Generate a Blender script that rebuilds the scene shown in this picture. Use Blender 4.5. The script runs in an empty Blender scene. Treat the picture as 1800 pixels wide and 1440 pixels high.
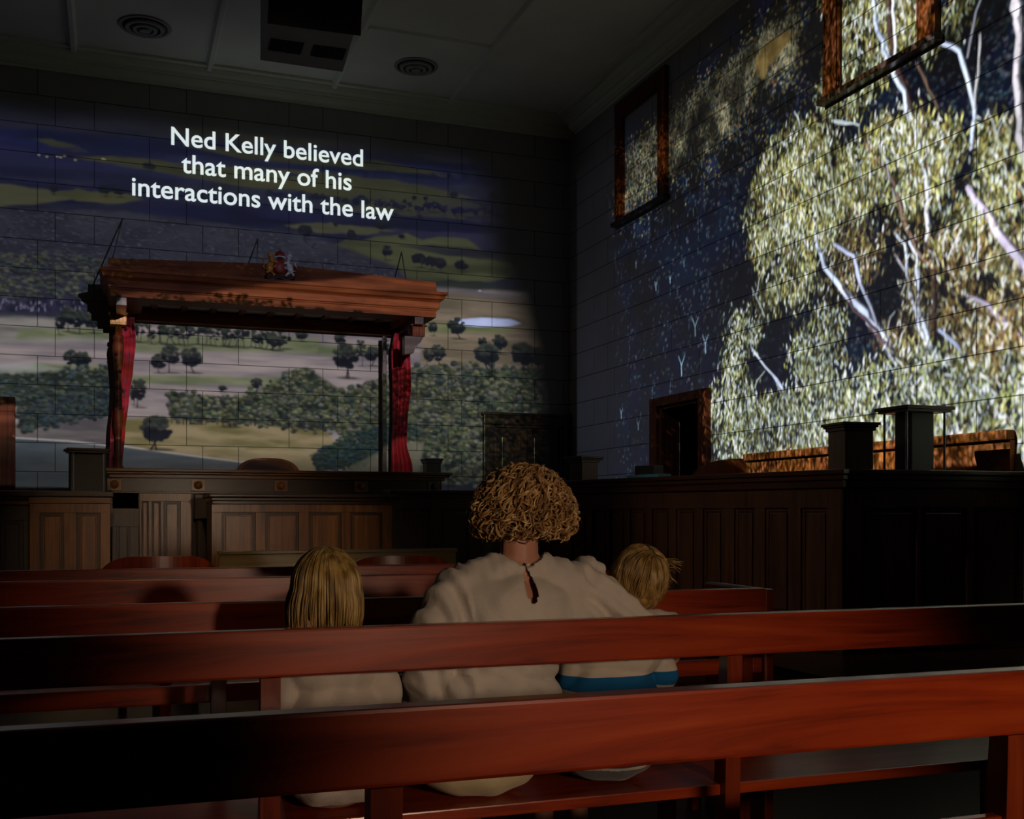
import bpy, bmesh, math, random
import numpy as np
from mathutils import Vector, Matrix, Euler
PI = math.pi
R = math.radians
random.seed(7)
SC = bpy.context.scene
COL = SC.collection

# ------------------------------------------------------------------ camera
F_PX, HOR = 1880.0, 902.0
YAW = R(20.42)
CAM = Vector((0, 0, 1.16))
rx, ry, fx, fy = math.cos(YAW), -math.sin(YAW), math.sin(YAW), math.cos(YAW)


def P(px, py, x=None, y=None, z=None):
    """photo point -> place in the room on a known plane"""
    l = (px - 900) / F_PX
    v = (HOR - py) / F_PX
    d = Vector((rx * l + fx, ry * l + fy, v))
    t = x / d.x if x is not None else (y / d.y if y is not None else (z - CAM.z) / d.z)
    return CAM + d * t


cd = bpy.data.cameras.new('camera')
cam = bpy.data.objects.new('camera', cd)
COL.objects.link(cam)
cam.location = CAM
cam.rotation_euler = (PI / 2, 0, -YAW)
cd.sensor_width = 36
cd.lens = F_PX / 1800 * 36
cd.shift_y = (HOR - 720) / 1800
cd.clip_start = 0.02
SC.camera = cam
SC.view_settings.view_transform = 'Standard'
SC.view_settings.look = 'None'
SC.view_settings.gamma = 1
SC.view_settings.use_curve_mapping = False
SC.view_settings.exposure = 0.0


# ------------------------------------------------------------------ node materials
def srgb(r, g, b):
    f = lambda c: (c / 255) / 12.92 if c / 255 <= .04045 else ((c / 255 + .055) / 1.055) ** 2.4
    return (f(r), f(g), f(b))


class NT:
    def __init__(s, name):
        s.m = bpy.data.materials.new(name)
        s.m.use_nodes = True
        s.t = s.m.node_tree
        s.b = s.t.nodes['Principled BSDF']

    def n(s, typ, **k):
        o = s.t.nodes.new(typ)
        for a, v in k.items():
            setattr(o, a, v)
        return o

    def l(s, a, b):
        s.t.links.new(a, b)

    def math(s, op, a, b=None, c=None):
        o = s.n('ShaderNodeMath', operation=op)
        for i, v in enumerate((a, b, c)):
            if v is None:
                continue
            if isinstance(v, (int, float)):
                o.inputs[i].default_value = v
            else:
                s.l(v, o.inputs[i])
        return o.outputs[0]

    def ramp(s, fac, stops):
        o = s.n('ShaderNodeValToRGB')
        e = o.color_ramp.elements
        while len(e) < len(stops):
            e.new(0.5)
        for i, (p, c) in enumerate(stops):
            e[i].position = p
            e[i].color = tuple(c) + (1,)
        s.l(fac, o.inputs[0])
        return o.outputs[0]

    def bump(s, h, strength=.2, dist=.01):
        o = s.n('ShaderNodeBump')
        o.inputs['Strength'].default_value = strength
        o.inputs['Distance'].default_value = dist
        s.l(h, o.inputs['Height'])
        s.l(o.outputs[0], s.b.inputs['Normal'])


def wood(name, dark, mid, light, axis='X', rough=.3, scale=1.0, coat=.0, spec=.5):
    w = NT(name)
    tc = w.n('ShaderNodeTexCoord')
    mp = w.n('ShaderNodeMapping')
    s = {'X': (.9, 14, 14), 'Z': (14, 14, .9), 'Y': (14, .9, 14)}[axis]
    mp.inputs['Scale'].default_value = tuple(c * scale for c in s)
    w.l(tc.outputs['Object'], mp.inputs['Vector'])
    no = w.n('ShaderNodeTexNoise')
    no.inputs['Scale'].default_value = 1.0
    no.inputs['Detail'].default_value = 7
    no.inputs['Roughness'].default_value = .62
    no.inputs['Distortion'].default_value = 1.6
    w.l(mp.outputs[0], no.inputs['Vector'])
    n2 = w.n('ShaderNodeTexNoise')
    n2.inputs['Scale'].default_value = 2.2
    n2.inputs['Detail'].default_value = 3
    w.l(tc.outputs['Object'], n2.inputs['Vector'])
    f = w.math('ADD', w.math('MULTIPLY', no.outputs['Fac'], .7), w.math('MULTIPLY', n2.outputs['Fac'], .3))
    c = w.ramp(f, [(.34, dark), (.5, mid), (.68, light)])
    w.l(c, w.b.inputs['Base Color'])
    w.b.inputs['Roughness'].default_value = rough
    w.b.inputs['Specular IOR Level'].default_value = spec
    w.b.inputs['Coat Weight'].default_value = coat
    w.b.inputs['Coat Roughness'].default_value = .2
    w.bump(no.outputs['Fac'], .12, .003)
    return w.m


def plain(name, col, rough=.6, noise=.12, nscale=9, metal=0, spec=.5, bump=.1):
    w = NT(name)
    tc = w.n('ShaderNodeTexCoord')
    no = w.n('ShaderNodeTexNoise')
    no.inputs['Scale'].default_value = nscale
    no.inputs['Detail'].default_value = 5
    w.l(tc.outputs['Object'], no.inputs['Vector'])
    c = w.ramp(no.outputs['Fac'], [(.3, tuple(v * (1 - noise) for v in col)), (.7, tuple(min(1, v * (1 + noise)) for v in col))])
    w.l(c, w.b.inputs['Base Color'])
    w.b.inputs['Roughness'].default_value = rough
    w.b.inputs['Metallic'].default_value = metal
    w.b.inputs['Specular IOR Level'].default_value = spec
    if bump:
        w.bump(no.outputs['Fac'], bump, .004)
    return w.m


def wall_mat(name, axis):
    """smooth render scored into long ashlar blocks"""
    w = NT(name)
    g = w.n('ShaderNodeNewGeometry')
    sp = w.n('ShaderNodeSeparateXYZ')
    w.l(g.outputs['Position'], sp.inputs[0])
    u = sp.outputs[0] if axis == 'X' else sp.outputs[1]
    z = sp.outputs[2]
    row = w.math('DIVIDE', w.math('SUBTRACT', z, 5.498), .3005)
    fr = w.math('FRACT', row)
    dz = w.math('MINIMUM', fr, w.math('SUBTRACT', 1.0, fr))
    lz = w.math('LESS_THAN', w.math('MULTIPLY', dz, .3005), .0045)
    par = w.math('MODULO', w.math('ABSOLUTE', w.math('FLOOR', row)), 2.0)
    per = 1.4825
    off = w.math('MULTIPLY', par, .55)
    v = None
    for o in (.74 if axis == 'X' else .1, .36 if axis == 'X' else .48):
        f2 = w.math('FRACT', w.math('ADD', w.math('DIVIDE', w.math('SUBTRACT', w.math('SUBTRACT', u, o), off), per), 10.0))
        d2 = w.math('MINIMUM', f2, w.math('SUBTRACT', 1.0, f2))
        k = w.math('LESS_THAN', w.math('MULTIPLY', d2, per), .004)
        v = k if v is None else w.math('MAXIMUM', v, k)
    j = w.math('MAXIMUM', lz, v)
    no = w.n('ShaderNodeTexNoise')
    no.inputs['Scale'].default_value = 2.5
    no.inputs['Detail'].default_value = 6
    w.l(g.outputs['Position'], no.inputs['Vector'])
    base = w.ramp(no.outputs['Fac'], [(.3, (.33, .33, .34)), (.7, (.37, .37, .38))])
    mx = w.n('ShaderNodeMix', data_type='RGBA')
    w.l(j, mx.inputs['Factor'])
    w.l(base, mx.inputs['A'])
    mx.inputs['B'].default_value = (.085, .085, .09, 1)
    w.l(mx.outputs['Result'], w.b.inputs['Base Color'])
    w.b.inputs['Roughness'].default_value = .85
    w.b.inputs['Specular IOR Level'].default_value = .2
    return w.m


M = {}
M['wall_front'] = wall_mat('painted_block_front', 'X')
M['wall_side'] = wall_mat('painted_block_side', 'Y')
M['wall_plain'] = plain('painted_plaster', (.13, .13, .14), .9)
M['ceiling'] = plain('cream_plaster', (.76, .76, .70), .9, .05, 2)
M['cornice'] = plain('cornice_plaster', (.74, .76, .64), .8, .05, 2)
M['floor'] = wood('floor_boards', (.012, .007, .005), (.022, .013, .009), (.035, .02, .013), 'X', .35)
M['bench'] = wood('mahogany_bench', (.09, .009, .003), (.33, .034, .005), (.48, .066, .011), 'X', .28, 1.0, .55)
M['benchv'] = wood('mahogany_post', (.05, .008, .003), (.2, .024, .005), (.32, .05, .01), 'Z', .3, 1.0, .4)
M['oak'] = wood('amber_panel_wood', (.07, .022, .006), (.19, .07, .017), (.30, .125, .035), 'Z', .28, 1.2, .25)
M['oakh'] = wood('amber_rail_wood', (.06, .02, .006), (.15, .052, .014), (.22, .09, .026), 'X', .28, 1.2, .25)
M['dark'] = wood('dark_panel_wood', (.012, .006, .004), (.036, .015, .009), (.07, .03, .017), 'Z', .33, 1.0, .1)
M['darkh'] = wood('dark_ledge_wood', (.012, .006, .004), (.03, .012, .008), (.05, .02, .013), 'X', .28, 1.0, .2)
M['frame'] = wood('varnished_frame_wood', (.04, .009, .003), (.12, .028, .008), (.2, .055, .015), 'Z', .5, 1.0, .0, .15)
M['canopy'] = wood('canopy_cedar', (.08, .02, .006), (.19, .055, .016), (.28, .09, .03), 'X', .6, .6, 0, .12)
M['olive'] = wood('pale_table_wood', (.10, .07, .025), (.16, .11, .04), (.2, .14, .06), 'X', .3, 1, .2)
M['black'] = plain('black_paint', (.008, .008, .010), .5, .1, 9)
M['blackglass'] = plain('black_glass', (.004, .006, .008), .12, .05, 3, bump=0)
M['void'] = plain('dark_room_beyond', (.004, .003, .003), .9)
M['metal'] = plain('dark_metal', (.05, .05, .055), .35, .05, 5, .8, bump=0)
M['tube'] = plain('grey_metal_tube', (.25, .26, .28), .35, .05, 5, .6, bump=0)
M['housing'] = plain('grey_white_housing', (.38, .38, .40), .55, .04, 4)
M['vent'] = plain('vent_paint', (.30, .31, .28), .5, .03, 4)
M['soffit'] = plain('canopy_soffit_boards', (.42, .33, .29), .5, .1, 4)
M['leather'] = plain('red_brown_leather', (.05, .012, .008), .5, .15, 30, 0, .15)
M['paper'] = plain('white_card', (.6, .6, .6), .8, .03, 4)
M['bluetray'] = plain('blue_glow_colour', (.05, .2, .32), .3, .05, 4)  # cyan glow on the tray, put into its base colour
M['skin'] = plain('skin', (.56, .26, .17), .5, .06, 14, bump=.05)
M['shoe'] = plain('shoe_leather', (.05, .03, .02), .5)
M['eye'] = plain('eye', (.5, .5, .5), .2, bump=0)
M['gold'] = plain('gilded_wood', (.62, .25, .03), .35, .2, 30)
M['crestred'] = plain('painted_crimson', (.30, .03, .015), .5, .2, 30)
M['crestwhite'] = plain('painted_white', (.75, .75, .70), .5, .1, 30)
M['crestdark'] = plain('painted_dark_green', (.015, .02, .018), .5, .2, 30)


def fabric(name, col, rough=.85, weave=260, fold=.25):
    w = NT(name)
    tc = w.n('ShaderNodeTexCoord')
    n1 = w.n('ShaderNodeTexNoise')
    n1.inputs['Scale'].default_value = weave
    w.l(tc.outputs['Object'], n1.inputs['Vector'])
    n2 = w.n('ShaderNodeTexNoise')
    n2.inputs['Scale'].default_value = 9
    n2.inputs['Detail'].default_value = 4
    n2.inputs['Distortion'].default_value = 1.0
    w.l(tc.outputs['Object'], n2.inputs['Vector'])
    c = w.ramp(n2.outputs['Fac'], [(.3, tuple(v * .9 for v in col)), (.7, tuple(min(1, v * 1.06) for v in col))])
    w.l(c, w.b.inputs['Base Color'])
    w.b.inputs['Roughness'].default_value = rough
    w.b.inputs['Specular IOR Level'].default_value = .2
    w.b.inputs['Sheen Weight'].default_value = .2
    h = w.math('ADD', w.math('MULTIPLY', n1.outputs['Fac'], .12), w.math('MULTIPLY', n2.outputs['Fac'], fold * 4))
    w.bump(h, .55, .012)
    return w.m


M['blouse'] = fabric('cream_muslin', (.66, .58, .50), weave=120)
M['blouse2'] = fabric('white_cotton', (.64, .54, .46))
M['trouser'] = fabric('cream_linen', (.72, .58, .34), fold=.12)
M['shorts'] = fabric('grey_shorts', (.13, .13, .14))
M['brownshorts'] = fabric('brown_shorts', (.09, .05, .028))
M['curtain'] = fabric('crimson_velvet', (.36, .006, .022), .7, 90, .1)


def stripe_mat():
    """polo: pale body, sea green yoke, one broad blue band, navy cuff line"""
    w = NT('striped_polo_cotton')
    tc = w.n('ShaderNodeTexCoord')
    sp = w.n('ShaderNodeSeparateXYZ')
    w.l(tc.outputs['Object'], sp.inputs[0])
    z = sp.outputs[2]
    no = w.n('ShaderNodeTexNoise')
    no.inputs['Scale'].default_value = 4
    w.l(tc.outputs['Object'], no.inputs['Vector'])
    zz = w.math('ADD', z, w.math('MULTIPLY', w.math('SUBTRACT', no.outputs['Fac'], .5), .012))
    c = w.ramp(w.math('MULTIPLY', zz, 1.0), [(0, (.62, .54, .44))])
    o = c.node
    o.color_ramp.interpolation = 'CONSTANT'
    e = o.color_ramp.elements
    while len(e) > 1:
        e.remove(e[-1])
    e[0].position = 0
    e[0].color = (.62, .54, .44, 1)
    for p, cc in STRIPES:
        k = e.new(p)
        k.color = cc + (1,)
    w.l(c, w.b.inputs['Base Color'])
    w.b.inputs['Roughness'].default_value = .85
    w.b.inputs['Specular IOR Level'].default_value = .2
    return w.m


STRIPES = [(.486, (.05, .06, .09)), (.496, (.62, .54, .44)), (.676, (.01, .12, .30)), (.718, (.62, .54, .44)), (.770, (.17, .24, .13)), (.84, (.62, .54, .44))]
M['polo'] = stripe_mat()


def hair_mat(name, c1, c2, c3, rough=.35):
    w = NT(name)
    tc = w.n('ShaderNodeTexCoord')
    no = w.n('ShaderNodeTexNoise')
    no.inputs['Scale'].default_value = 60
    no.inputs['Detail'].default_value = 2
    mp = w.n('ShaderNodeMapping')
    mp.inputs['Scale'].default_value = (1, 1, .25)
    w.l(tc.outputs['Object'], mp.inputs['Vector'])
    w.l(mp.outputs[0], no.inputs['Vector'])
    c = w.ramp(no.outputs['Fac'], [(.32, c1), (.5, c2), (.68, c3)])
    w.l(c, w.b.inputs['Base Color'])
    w.b.inputs['Roughness'].default_value = rough
    w.b.inputs['Specular IOR Level'].default_value = .55
    return w.m


M['curly'] = hair_mat('curly_honey_hair', (.14, .06, .02), (.46, .25, .085), (.82, .56, .27))
M['blonde'] = hair_mat('straight_blonde_hair', (.20, .11, .03), (.48, .30, .09), (.72, .5, .2))
M['boyhair'] = hair_mat('short_sandy_hair', (.16, .08, .02), (.36, .21, .06), (.58, .38, .14))


# ------------------------------------------------------------------ object helpers
def link(name, me, mat, parent=None, label=None):
    o = bpy.data.objects.new(name, me)
    COL.objects.link(o)
    if mat is not None:
        o.data.materials.append(M[mat] if isinstance(mat, str) else mat)
    if parent is not None:
        o.parent = parent
    if label:
        o['label'] = label
    return o


def tag(o, label, cat, group=None, kind=None):
    o['label'] = label
    if cat:
        o['category'] = cat
    if group:
        o['group'] = group
    if kind:
        o['kind'] = kind
    return o


def thing(name, label, cat, loc=(0, 0, 0), rz=0, group=None):
    o = bpy.data.objects.new(name, None)
    COL.objects.link(o)
    o.location = loc
    o.rotation_euler = (0, 0, rz)
    o.empty_display_size = .1
    return tag(o, label, cat, group)


def structure(name, loc=(0, 0, 0)):
    o = bpy.data.objects.new(name, None)
    COL.objects.link(o)
    o.location = loc
    o['kind'] = 'structure'
    return o


class MB:
    """collects solids into one bmesh"""

    def __init__(s):
        s.bm = bmesh.new()

    def box(s, x0, x1, y0, y1, z0, z1, bev=0):
        t = bmesh.new()
        bmesh.ops.create_cube(t, size=1)
        bmesh.ops.scale(t, vec=(x1 - x0, y1 - y0, z1 - z0), verts=t.verts)
        bmesh.ops.translate(t, vec=((x0 + x1) / 2, (y0 + y1) / 2, (z0 + z1) / 2), verts=t.verts)
        if bev:
            bmesh.ops.bevel(t, geom=t.edges[:], offset=bev, segments=2, affect='EDGES', profile=.6)
        return s._add(t)

    def _add(s, t, mat=None):
        if mat is not None:
            t.transform(mat)
        me = bpy.data.meshes.new('t')
        t.to_mesh(me)
        t.free()
        s.bm.from_mesh(me)
        bpy.data.meshes.remove(me)
        return s

    def cyl(s, x, y, z0, z1, r0, r1=None, n=20, axis='Z'):
        t = bmesh.new()
        bmesh.ops.create_cone(t, cap_ends=True, segments=n, radius1=r0, radius2=r0 if r1 is None else r1, depth=z1 - z0)
        bmesh.ops.translate(t, vec=(0, 0, (z0 + z1) / 2), verts=t.verts)
        m = Matrix.Translation((x, y, 0))
        if axis == 'Y':   # x,z centre, runs along y
            m = Matrix.Translation((x, 0, y)) @ Matrix.Rotation(-PI / 2, 4, 'X')
        return s._add(t, m)

    def ell(s, c, r, rot=None, n=2):
        t = bmesh.new()
        bmesh.ops.create_icosphere(t, subdivisions=n, radius=1)
        m = Matrix.Translation(c) @ (rot.to_matrix().to_4x4() if rot else Matrix()) @ Matrix.Diagonal((r[0], r[1], r[2], 1))
        return s._add(t, m)

    def lathe(s, prof, c=(0, 0), n=24):
        """prof list of (radius, z)"""
        rings = []
        for r, z in prof:
            rings.append([s.bm.verts.new((c[0] + r * math.cos(2 * PI * i / n), c[1] + r * math.sin(2 * PI * i / n), z)) for i in range(n)])
        for a, b in zip(rings, rings[1:]):
            for i in range(n):
                s.bm.faces.new((a[i], a[(i + 1) % n], b[(i + 1) % n], b[i]))
        s.bm.faces.new(rings[0][::-1])
        s.bm.faces.new(rings[-1])
        return s

    def prism(s, pts, a0, a1, plane='YZ'):
        """closed outline swept along the remaining axis"""
        def v(p, a):
            return {'YZ': (a, p[0], p[1]), 'XZ': (p[0], a, p[1]), 'XY': (p[0], p[1], a)}[plane]
        A = [s.bm.verts.new(v(p, a0)) for p in pts]
        B = [s.bm.verts.new(v(p, a1)) for p in pts]
        s.bm.faces.new(A)
        s.bm.faces.new(B[::-1])
        for i in range(len(pts)):
            j = (i + 1) % len(pts)
            s.bm.faces.new((A[i], B[i], B[j], A[j]))
        return s

    def tube(s, pts, rad, n=8):
        rings = []
        pts = [Vector(p) for p in pts]
        for i, p in enumerate(pts):
            d = (pts[min(i + 1, len(pts) - 1)] - pts[max(i - 1, 0)]).normalized()
            a = d.cross(Vector((0, 0, 1)))
            if a.length < .05:
                a = d.cross(Vector((0, 1, 0)))
            a.normalize()
            b = d.cross(a)
            r = rad[i] if isinstance(rad, (list, tuple)) else rad
            rings.append([s.bm.verts.new(p + (a * math.cos(2 * PI * k / n) + b * math.sin(2 * PI * k / n)) * r) for k in range(n)])
        for A, B in zip(rings, rings[1:]):
            for k in range(n):
                s.bm.faces.new((A[k], A[(k + 1) % n], B[(k + 1) % n], B[k]))
        s.bm.faces.new(rings[0][::-1])
        s.bm.faces.new(rings[-1])
        return s

    def build(s, name, mat, parent=None, label=None, smooth=False):
        bmesh.ops.recalc_face_normals(s.bm, faces=s.bm.faces)
        me = bpy.data.meshes.new(name)
        s.bm.to_mesh(me)
        s.bm.free()
        if smooth:
            for p in me.polygons:
                p.use_smooth = True
        return link(name, me, mat, parent, label)


def box(name, mat, parent, *a, bev=.003, label=None):
    return MB().box(*a, bev=bev).build(name, mat, parent, label)
# ------------------------------------------------------------------ the room
WY, WX, CEIL = 12.12, 5.27, 5.95


def struct(o):
    o['kind'] = 'structure'
    return o


struct(box('floor', 'floor', None, -5.2, 5.9, -4.2, 12.4, -.2, 0, bev=0))
struct(box('ceiling', 'ceiling', None, -5.2, 5.9, -4.2, 12.4, CEIL, CEIL + .2, bev=0))
struct(box('wall_front', 'wall_front', None, -5.2, 5.9, WY, WY + .28, 0, CEIL, bev=0))
w = MB()
w.box(WX, WX + .2, -4.2, 8.96, 0, CEIL)
w.box(WX, WX + .2, 9.73, WY, 0, CEIL)
w.box(WX, WX + .2, 8.96, 9.73, 2.25, CEIL)
struct(w.build('wall_right', 'wall_side'))
struct(box('wall_left', 'wall_plain', None, -5.2, -5, -4.2, WY, 0, CEIL, bev=0))
struct(box('wall_back', 'wall_plain', None, -5, WX, -4.2, -4, 0, CEIL, bev=0))
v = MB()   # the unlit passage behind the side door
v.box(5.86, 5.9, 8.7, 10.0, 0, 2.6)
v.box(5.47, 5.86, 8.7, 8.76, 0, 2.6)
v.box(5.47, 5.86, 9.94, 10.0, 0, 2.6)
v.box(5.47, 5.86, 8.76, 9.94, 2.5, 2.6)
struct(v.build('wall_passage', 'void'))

# cornice
prof = [(0, 5.762), (.022, 5.762), (.026, 5.785), (.05, 5.79), (.06, 5.80), (.085, 5.815), (.10, 5.845), (.10, 5.862),
        (.125, 5.866), (.13, 5.885), (.17, 5.905), (.195, 5.935), (.20, 5.95), (0, 5.95)]
c = MB()
c.prism([(WY - d, z) for d, z in prof], -5, WX, 'YZ')
c.box(-5, 5.05, 11.80, 11.86, 5.925, 5.95)
struct(c.build('trim_1', 'cornice'))
c = MB()
c.prism([(WX - d, z) for d, z in prof], -4, WY - .2, 'XZ')
c.box(4.98, 5.045, 10.63, 11.80, 5.925, 5.95)
c.box(4.92, 4.985, -4, 10.58, 5.925, 5.95)
c.box(4.92, 5.045, 10.58, 10.64, 5.925, 5.95)
struct(c.build('trim_2', 'cornice'))
k = 3
for x in (-1.74, -.39, .96, 2.31, 3.66):
    pr = [(x - .045, CEIL), (x - .03, CEIL - .02), (x - .02, CEIL - .045), (x + .02, CEIL - .045), (x + .03, CEIL - .02), (x + .045, CEIL)]
    struct(MB().prism(pr, -4, 11.9, 'XZ').build('trim_%d' % k, 'ceiling'))
    k += 1
for (a, b, y) in ((2.355, 3.615, 10.38), (-4.9, 4.9, 6.9), (-4.9, 4.9, 3.4)):
    pr = [(y - .05, CEIL), (y - .03, CEIL - .02), (y + .03, CEIL - .02), (y + .05, CEIL)]
    struct(MB().prism(pr, a, b, 'YZ').build('trim_%d' % k, 'ceiling'))
    k += 1


# windows high on the right wall: brown architrave round a flat blind
def window(n, y0, y1, z0, z1, jw):
    t = structure('window_%d' % n)
    f = MB()
    f.box(WX - .05, WX, y0, y0 + jw, z0, z1, .006)
    f.box(WX - .05, WX, y1 - jw, y1, z0, z1, .006)
    f.box(WX - .05, WX, y0 + jw, y1 - jw, z1 - .19, z1, .006)
    f.box(WX - .035, WX, y0 + jw, y0 + jw + .03, z0, z1 - .19)
    f.box(WX - .035, WX, y1 - jw - .03, y1 - jw, z0, z1 - .19)
    f.build('architrave', 'frame', t)
    box('sill', 'dark', t, WX - .085, WX, y0 - .03, y1 + .03, z0 - .045, z0)
    box('blind', 'wall_plain' if n == 9 else 'wall_side', t, WX - .012, WX - .001, y0 + jw + .03, y1 - jw - .03, z0, z1 - .19, bev=0)


window(1, 9.60, 10.757, 4.385, 5.70, .155)
window(2, 5.80, 7.03, 4.41, 5.70, .165)

# doors
# front right: closed panelled double door in a deep architrave
t = structure('door_1')
f = MB()
f.box(4.134, 4.26, WY - .07, WY, 0, 2.22, .008)
f.box(5.15, WX - .003, WY - .07, WY, 0, 2.22, .008)
f.box(4.134, WX - .003, WY - .07, WY, 2.22, 2.35, .008)
f.box(4.11, WX - .003, WY - .09, WY, 2.335, 2.365, .004)
f.box(4.26, 4.29, WY - .05, WY, 0, 2.19)
f.box(5.12, 5.15, WY - .05, WY, 0, 2.19)
f.box(4.29, 5.12, WY - .05, WY, 2.19, 2.22)
f.build('architrave', 'dark', t)
for a, b in ((4.292, 4.702), (4.706, 5.118)):
    d = MB()
    d.box(a, b, WY - .02, WY - .002, 0, 2.188)
    for z0, z1 in ((.2, .9), (1.0, 1.6), (1.7, 2.08)):
        d.box(a + .08, b - .08, WY - .032, WY - .02, z0, z1, .008)
    lf = d.build('door_leaf', 'dark', t)
MB().ell((4.73, WY - .05, 1.0), (.025, .025, .025)).cyl(4.73, 1.0, WY - .05, WY - .02, .01, axis='Y').build('door_handle', 'metal', t)
# side wall: open doorway
t = structure('door_2')
f = MB()
f.box(WX - .06, WX, 8.785, 8.93, 0, 2.25, .006)
f.box(WX - .06, WX, 9.76, 9.914, 0, 2.25, .006)
f.box(WX - .06, WX, 8.785, 9.914, 2.25, 2.34, .006)
f.box(WX - .02, WX + .19, 8.93, 8.96, 0, 2.25)
f.box(WX - .02, WX + .19, 9.73, 9.76, 0, 2.25)
f.box(WX - .02, WX + .19, 8.96, 9.73, 2.22, 2.25)
f.build('architrave', 'frame', t)
# front left
t = structure('door_3')
f = MB()
f.box(-1.11, -.95, WY - .07, WY, 0, 2.2, .008)
f.box(-2.3, -2.14, WY - .07, WY, 0, 2.2, .008)
f.box(-2.3, -.95, WY - .07, WY, 2.2, 2.35, .008)
f.build('architrave', 'frame', t)
d = MB()
d.box(-2.138, -1.112, WY - .03, WY - .002, 0, 2.198)
for z0, z1 in ((.2, .9), (1.0, 2.05)):
    for a in (-2.03, -1.57):
        d.box(a, a + .36, WY - .04, WY - .03, z0, z1, .006)
d.build('door_leaf', 'frame', t)


# round ceiling diffusers
def diffuser(x, y, r, label):
    t = thing('ceiling_vent', label, 'ceiling vent', (x, y, CEIL - .001), 0, 'round ceiling vents')
    def ring(r0, r1, z0, z1, name, mat='vent'):
        n = 40
        m = MB()
        L = [(r0, z0), (r1, z0), (r1 + (.008 if r1 > r0 else 0), z1), (r0, z1)]
        rings = [[m.bm.verts.new((a * math.cos(2 * PI * i / n), a * math.sin(2 * PI * i / n), z)) for i in range(n)] for a, z in L]
        for k in range(4):
            A, B = rings[k], rings[(k + 1) % 4]
            for i in range(n):
                m.bm.faces.new((A[i], A[(i + 1) % n], B[(i + 1) % n], B[i]))
        return m.build(name, mat, t)
    ring(r * .88, r, -.012, 0, 'rim')
    MB().cyl(0, 0, -.004, 0, r * .87, n=40).build('throat', 'black', t)
    ring(r * .60, r * .74, -.034, -.016, 'cone')
    ring(r * .34, r * .46, -.045, -.028, 'cone')
    MB().cyl(0, 0, -.055, -.03, r * .20, r * .27, n=32).build('centre_disc', 'vent', t)


diffuser(.288, 11.12, .245, 'round stepped ceiling vent at the left, left of the projector housing')
diffuser(3.035, 11.10, .228, 'round stepped ceiling vent to the right of the projector housing')

# projector housing hung from the ceiling, its under-plate sloping
t = thing('projector_housing', 'pale box-like projector housing hung under the ceiling, two grilles below', 'projector housing', (1.63, 9.2, CEIL))
SL = .30
def zs(y): return 5.35 + (10.08 - y) * SL
def sl(px, py):   # where the sight line meets the sloping plate
    l = (px - 900) / F_PX; vv = (HOR - py) / F_PX
    d = Vector((rx * l + fx, ry * l + fy, vv))
    s = (5.35 + 10.08 * SL - CAM.z) / (d.z + SL * d.y)
    return CAM + d * s
xa0, xa1 = 1.27, 2.036
body = MB()
X0, X1 = xa0 - 1.63, xa1 - 1.63
body.prism([(10.08 - 9.2, 5.35 - CEIL), (8.15 - 9.2, zs(8.15) - CEIL), (8.15 - 9.2, -.001), (10.08 - 9.2, -.001)], X0, X1, 'YZ')
body.build('casing', 'housing', t)
def plate(name, mat, q, off, thick=.006):
    m = MB()
    pts = [sl(*p) - Vector((1.63, 9.2, CEIL)) for p in q]
    nrm = Vector((0, -SL, -1)).normalized()
    A = [m.bm.verts.new(p + nrm * off) for p in pts]
    B = [m.bm.verts.new(p + nrm * (off + thick)) for p in pts]
    m.bm.faces.new(A); m.bm.faces.new(B[::-1])
    for i in range(4):
        m.bm.faces.new((A[i], B[i], B[(i + 1) % 4], A[(i + 1) % 4]))
    return m.build(name, mat, t)
plate('lens_window', 'blackglass', [(470, 40), (634, 62), (638, -20), (474, -40)], .002)
for q in ([(477, 67), (535, 75), (528, 95), (472, 87)], [(552, 78), (609, 86), (602, 105), (546, 97)]):
    g = plate('grille', 'black', q, .002)
    m = MB()
    for i in range(1, 5):
        a = Vector(q[0]).lerp(Vector(q[1]), i / 5); b = Vector(q[3]).lerp(Vector(q[2]), i / 5)
        o = Vector((1.63, 9.2, CEIL))
        m.tube([sl(*a) - o + Vector((0, 0, -.01)), sl(*b) - o + Vector((0, 0, -.01))], .004, 6)
    gb = m.build('bar', 'metal', g)


# ------------------------------------------------------------------ joinery
def panelled(par, x0, x1, z0, z1, y, pans, zb, zt, mf='oak', mp='oak', depth=.03, back=.02):
    """framed panelling facing -y in the parent's frame: stiles and rails, then each sunk panel"""
    f = MB()
    e = [x0] + [v for p in pans for v in p] + [x1]
    f.box(x0, x1, y, y + depth, z0, zb, .003)
    f.box(x0, x1, y, y + depth, zt, z1, .003)
    for a, b in zip(e[0::2], e[1::2]):
        f.box(a, b, y + .0005, y + depth, zb - .002, zt + .002, .003)
    fo = f.build('frame', mf, par)
    for a, b in pans:
        p = MB()
        p.box(a - .002, b + .002, y + depth - .008, y + depth + back, zb - .002, zt + .002)
        i = min(.03, (b - a) * .18)
        p.box(a + i, b - i, y + depth - .02, y + depth - .008, zb + i, zt - i, .005)
        po = p.build('panel', mp, par)
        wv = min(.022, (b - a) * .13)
        g = MB()   # sunk strips round the field, dark colour standing in for the shadow gap
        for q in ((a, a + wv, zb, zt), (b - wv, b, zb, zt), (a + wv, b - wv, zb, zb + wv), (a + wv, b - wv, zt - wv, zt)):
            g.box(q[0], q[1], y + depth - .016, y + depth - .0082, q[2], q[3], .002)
        g.build('shadow_moulding', 'dark', po)
    return fo


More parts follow.
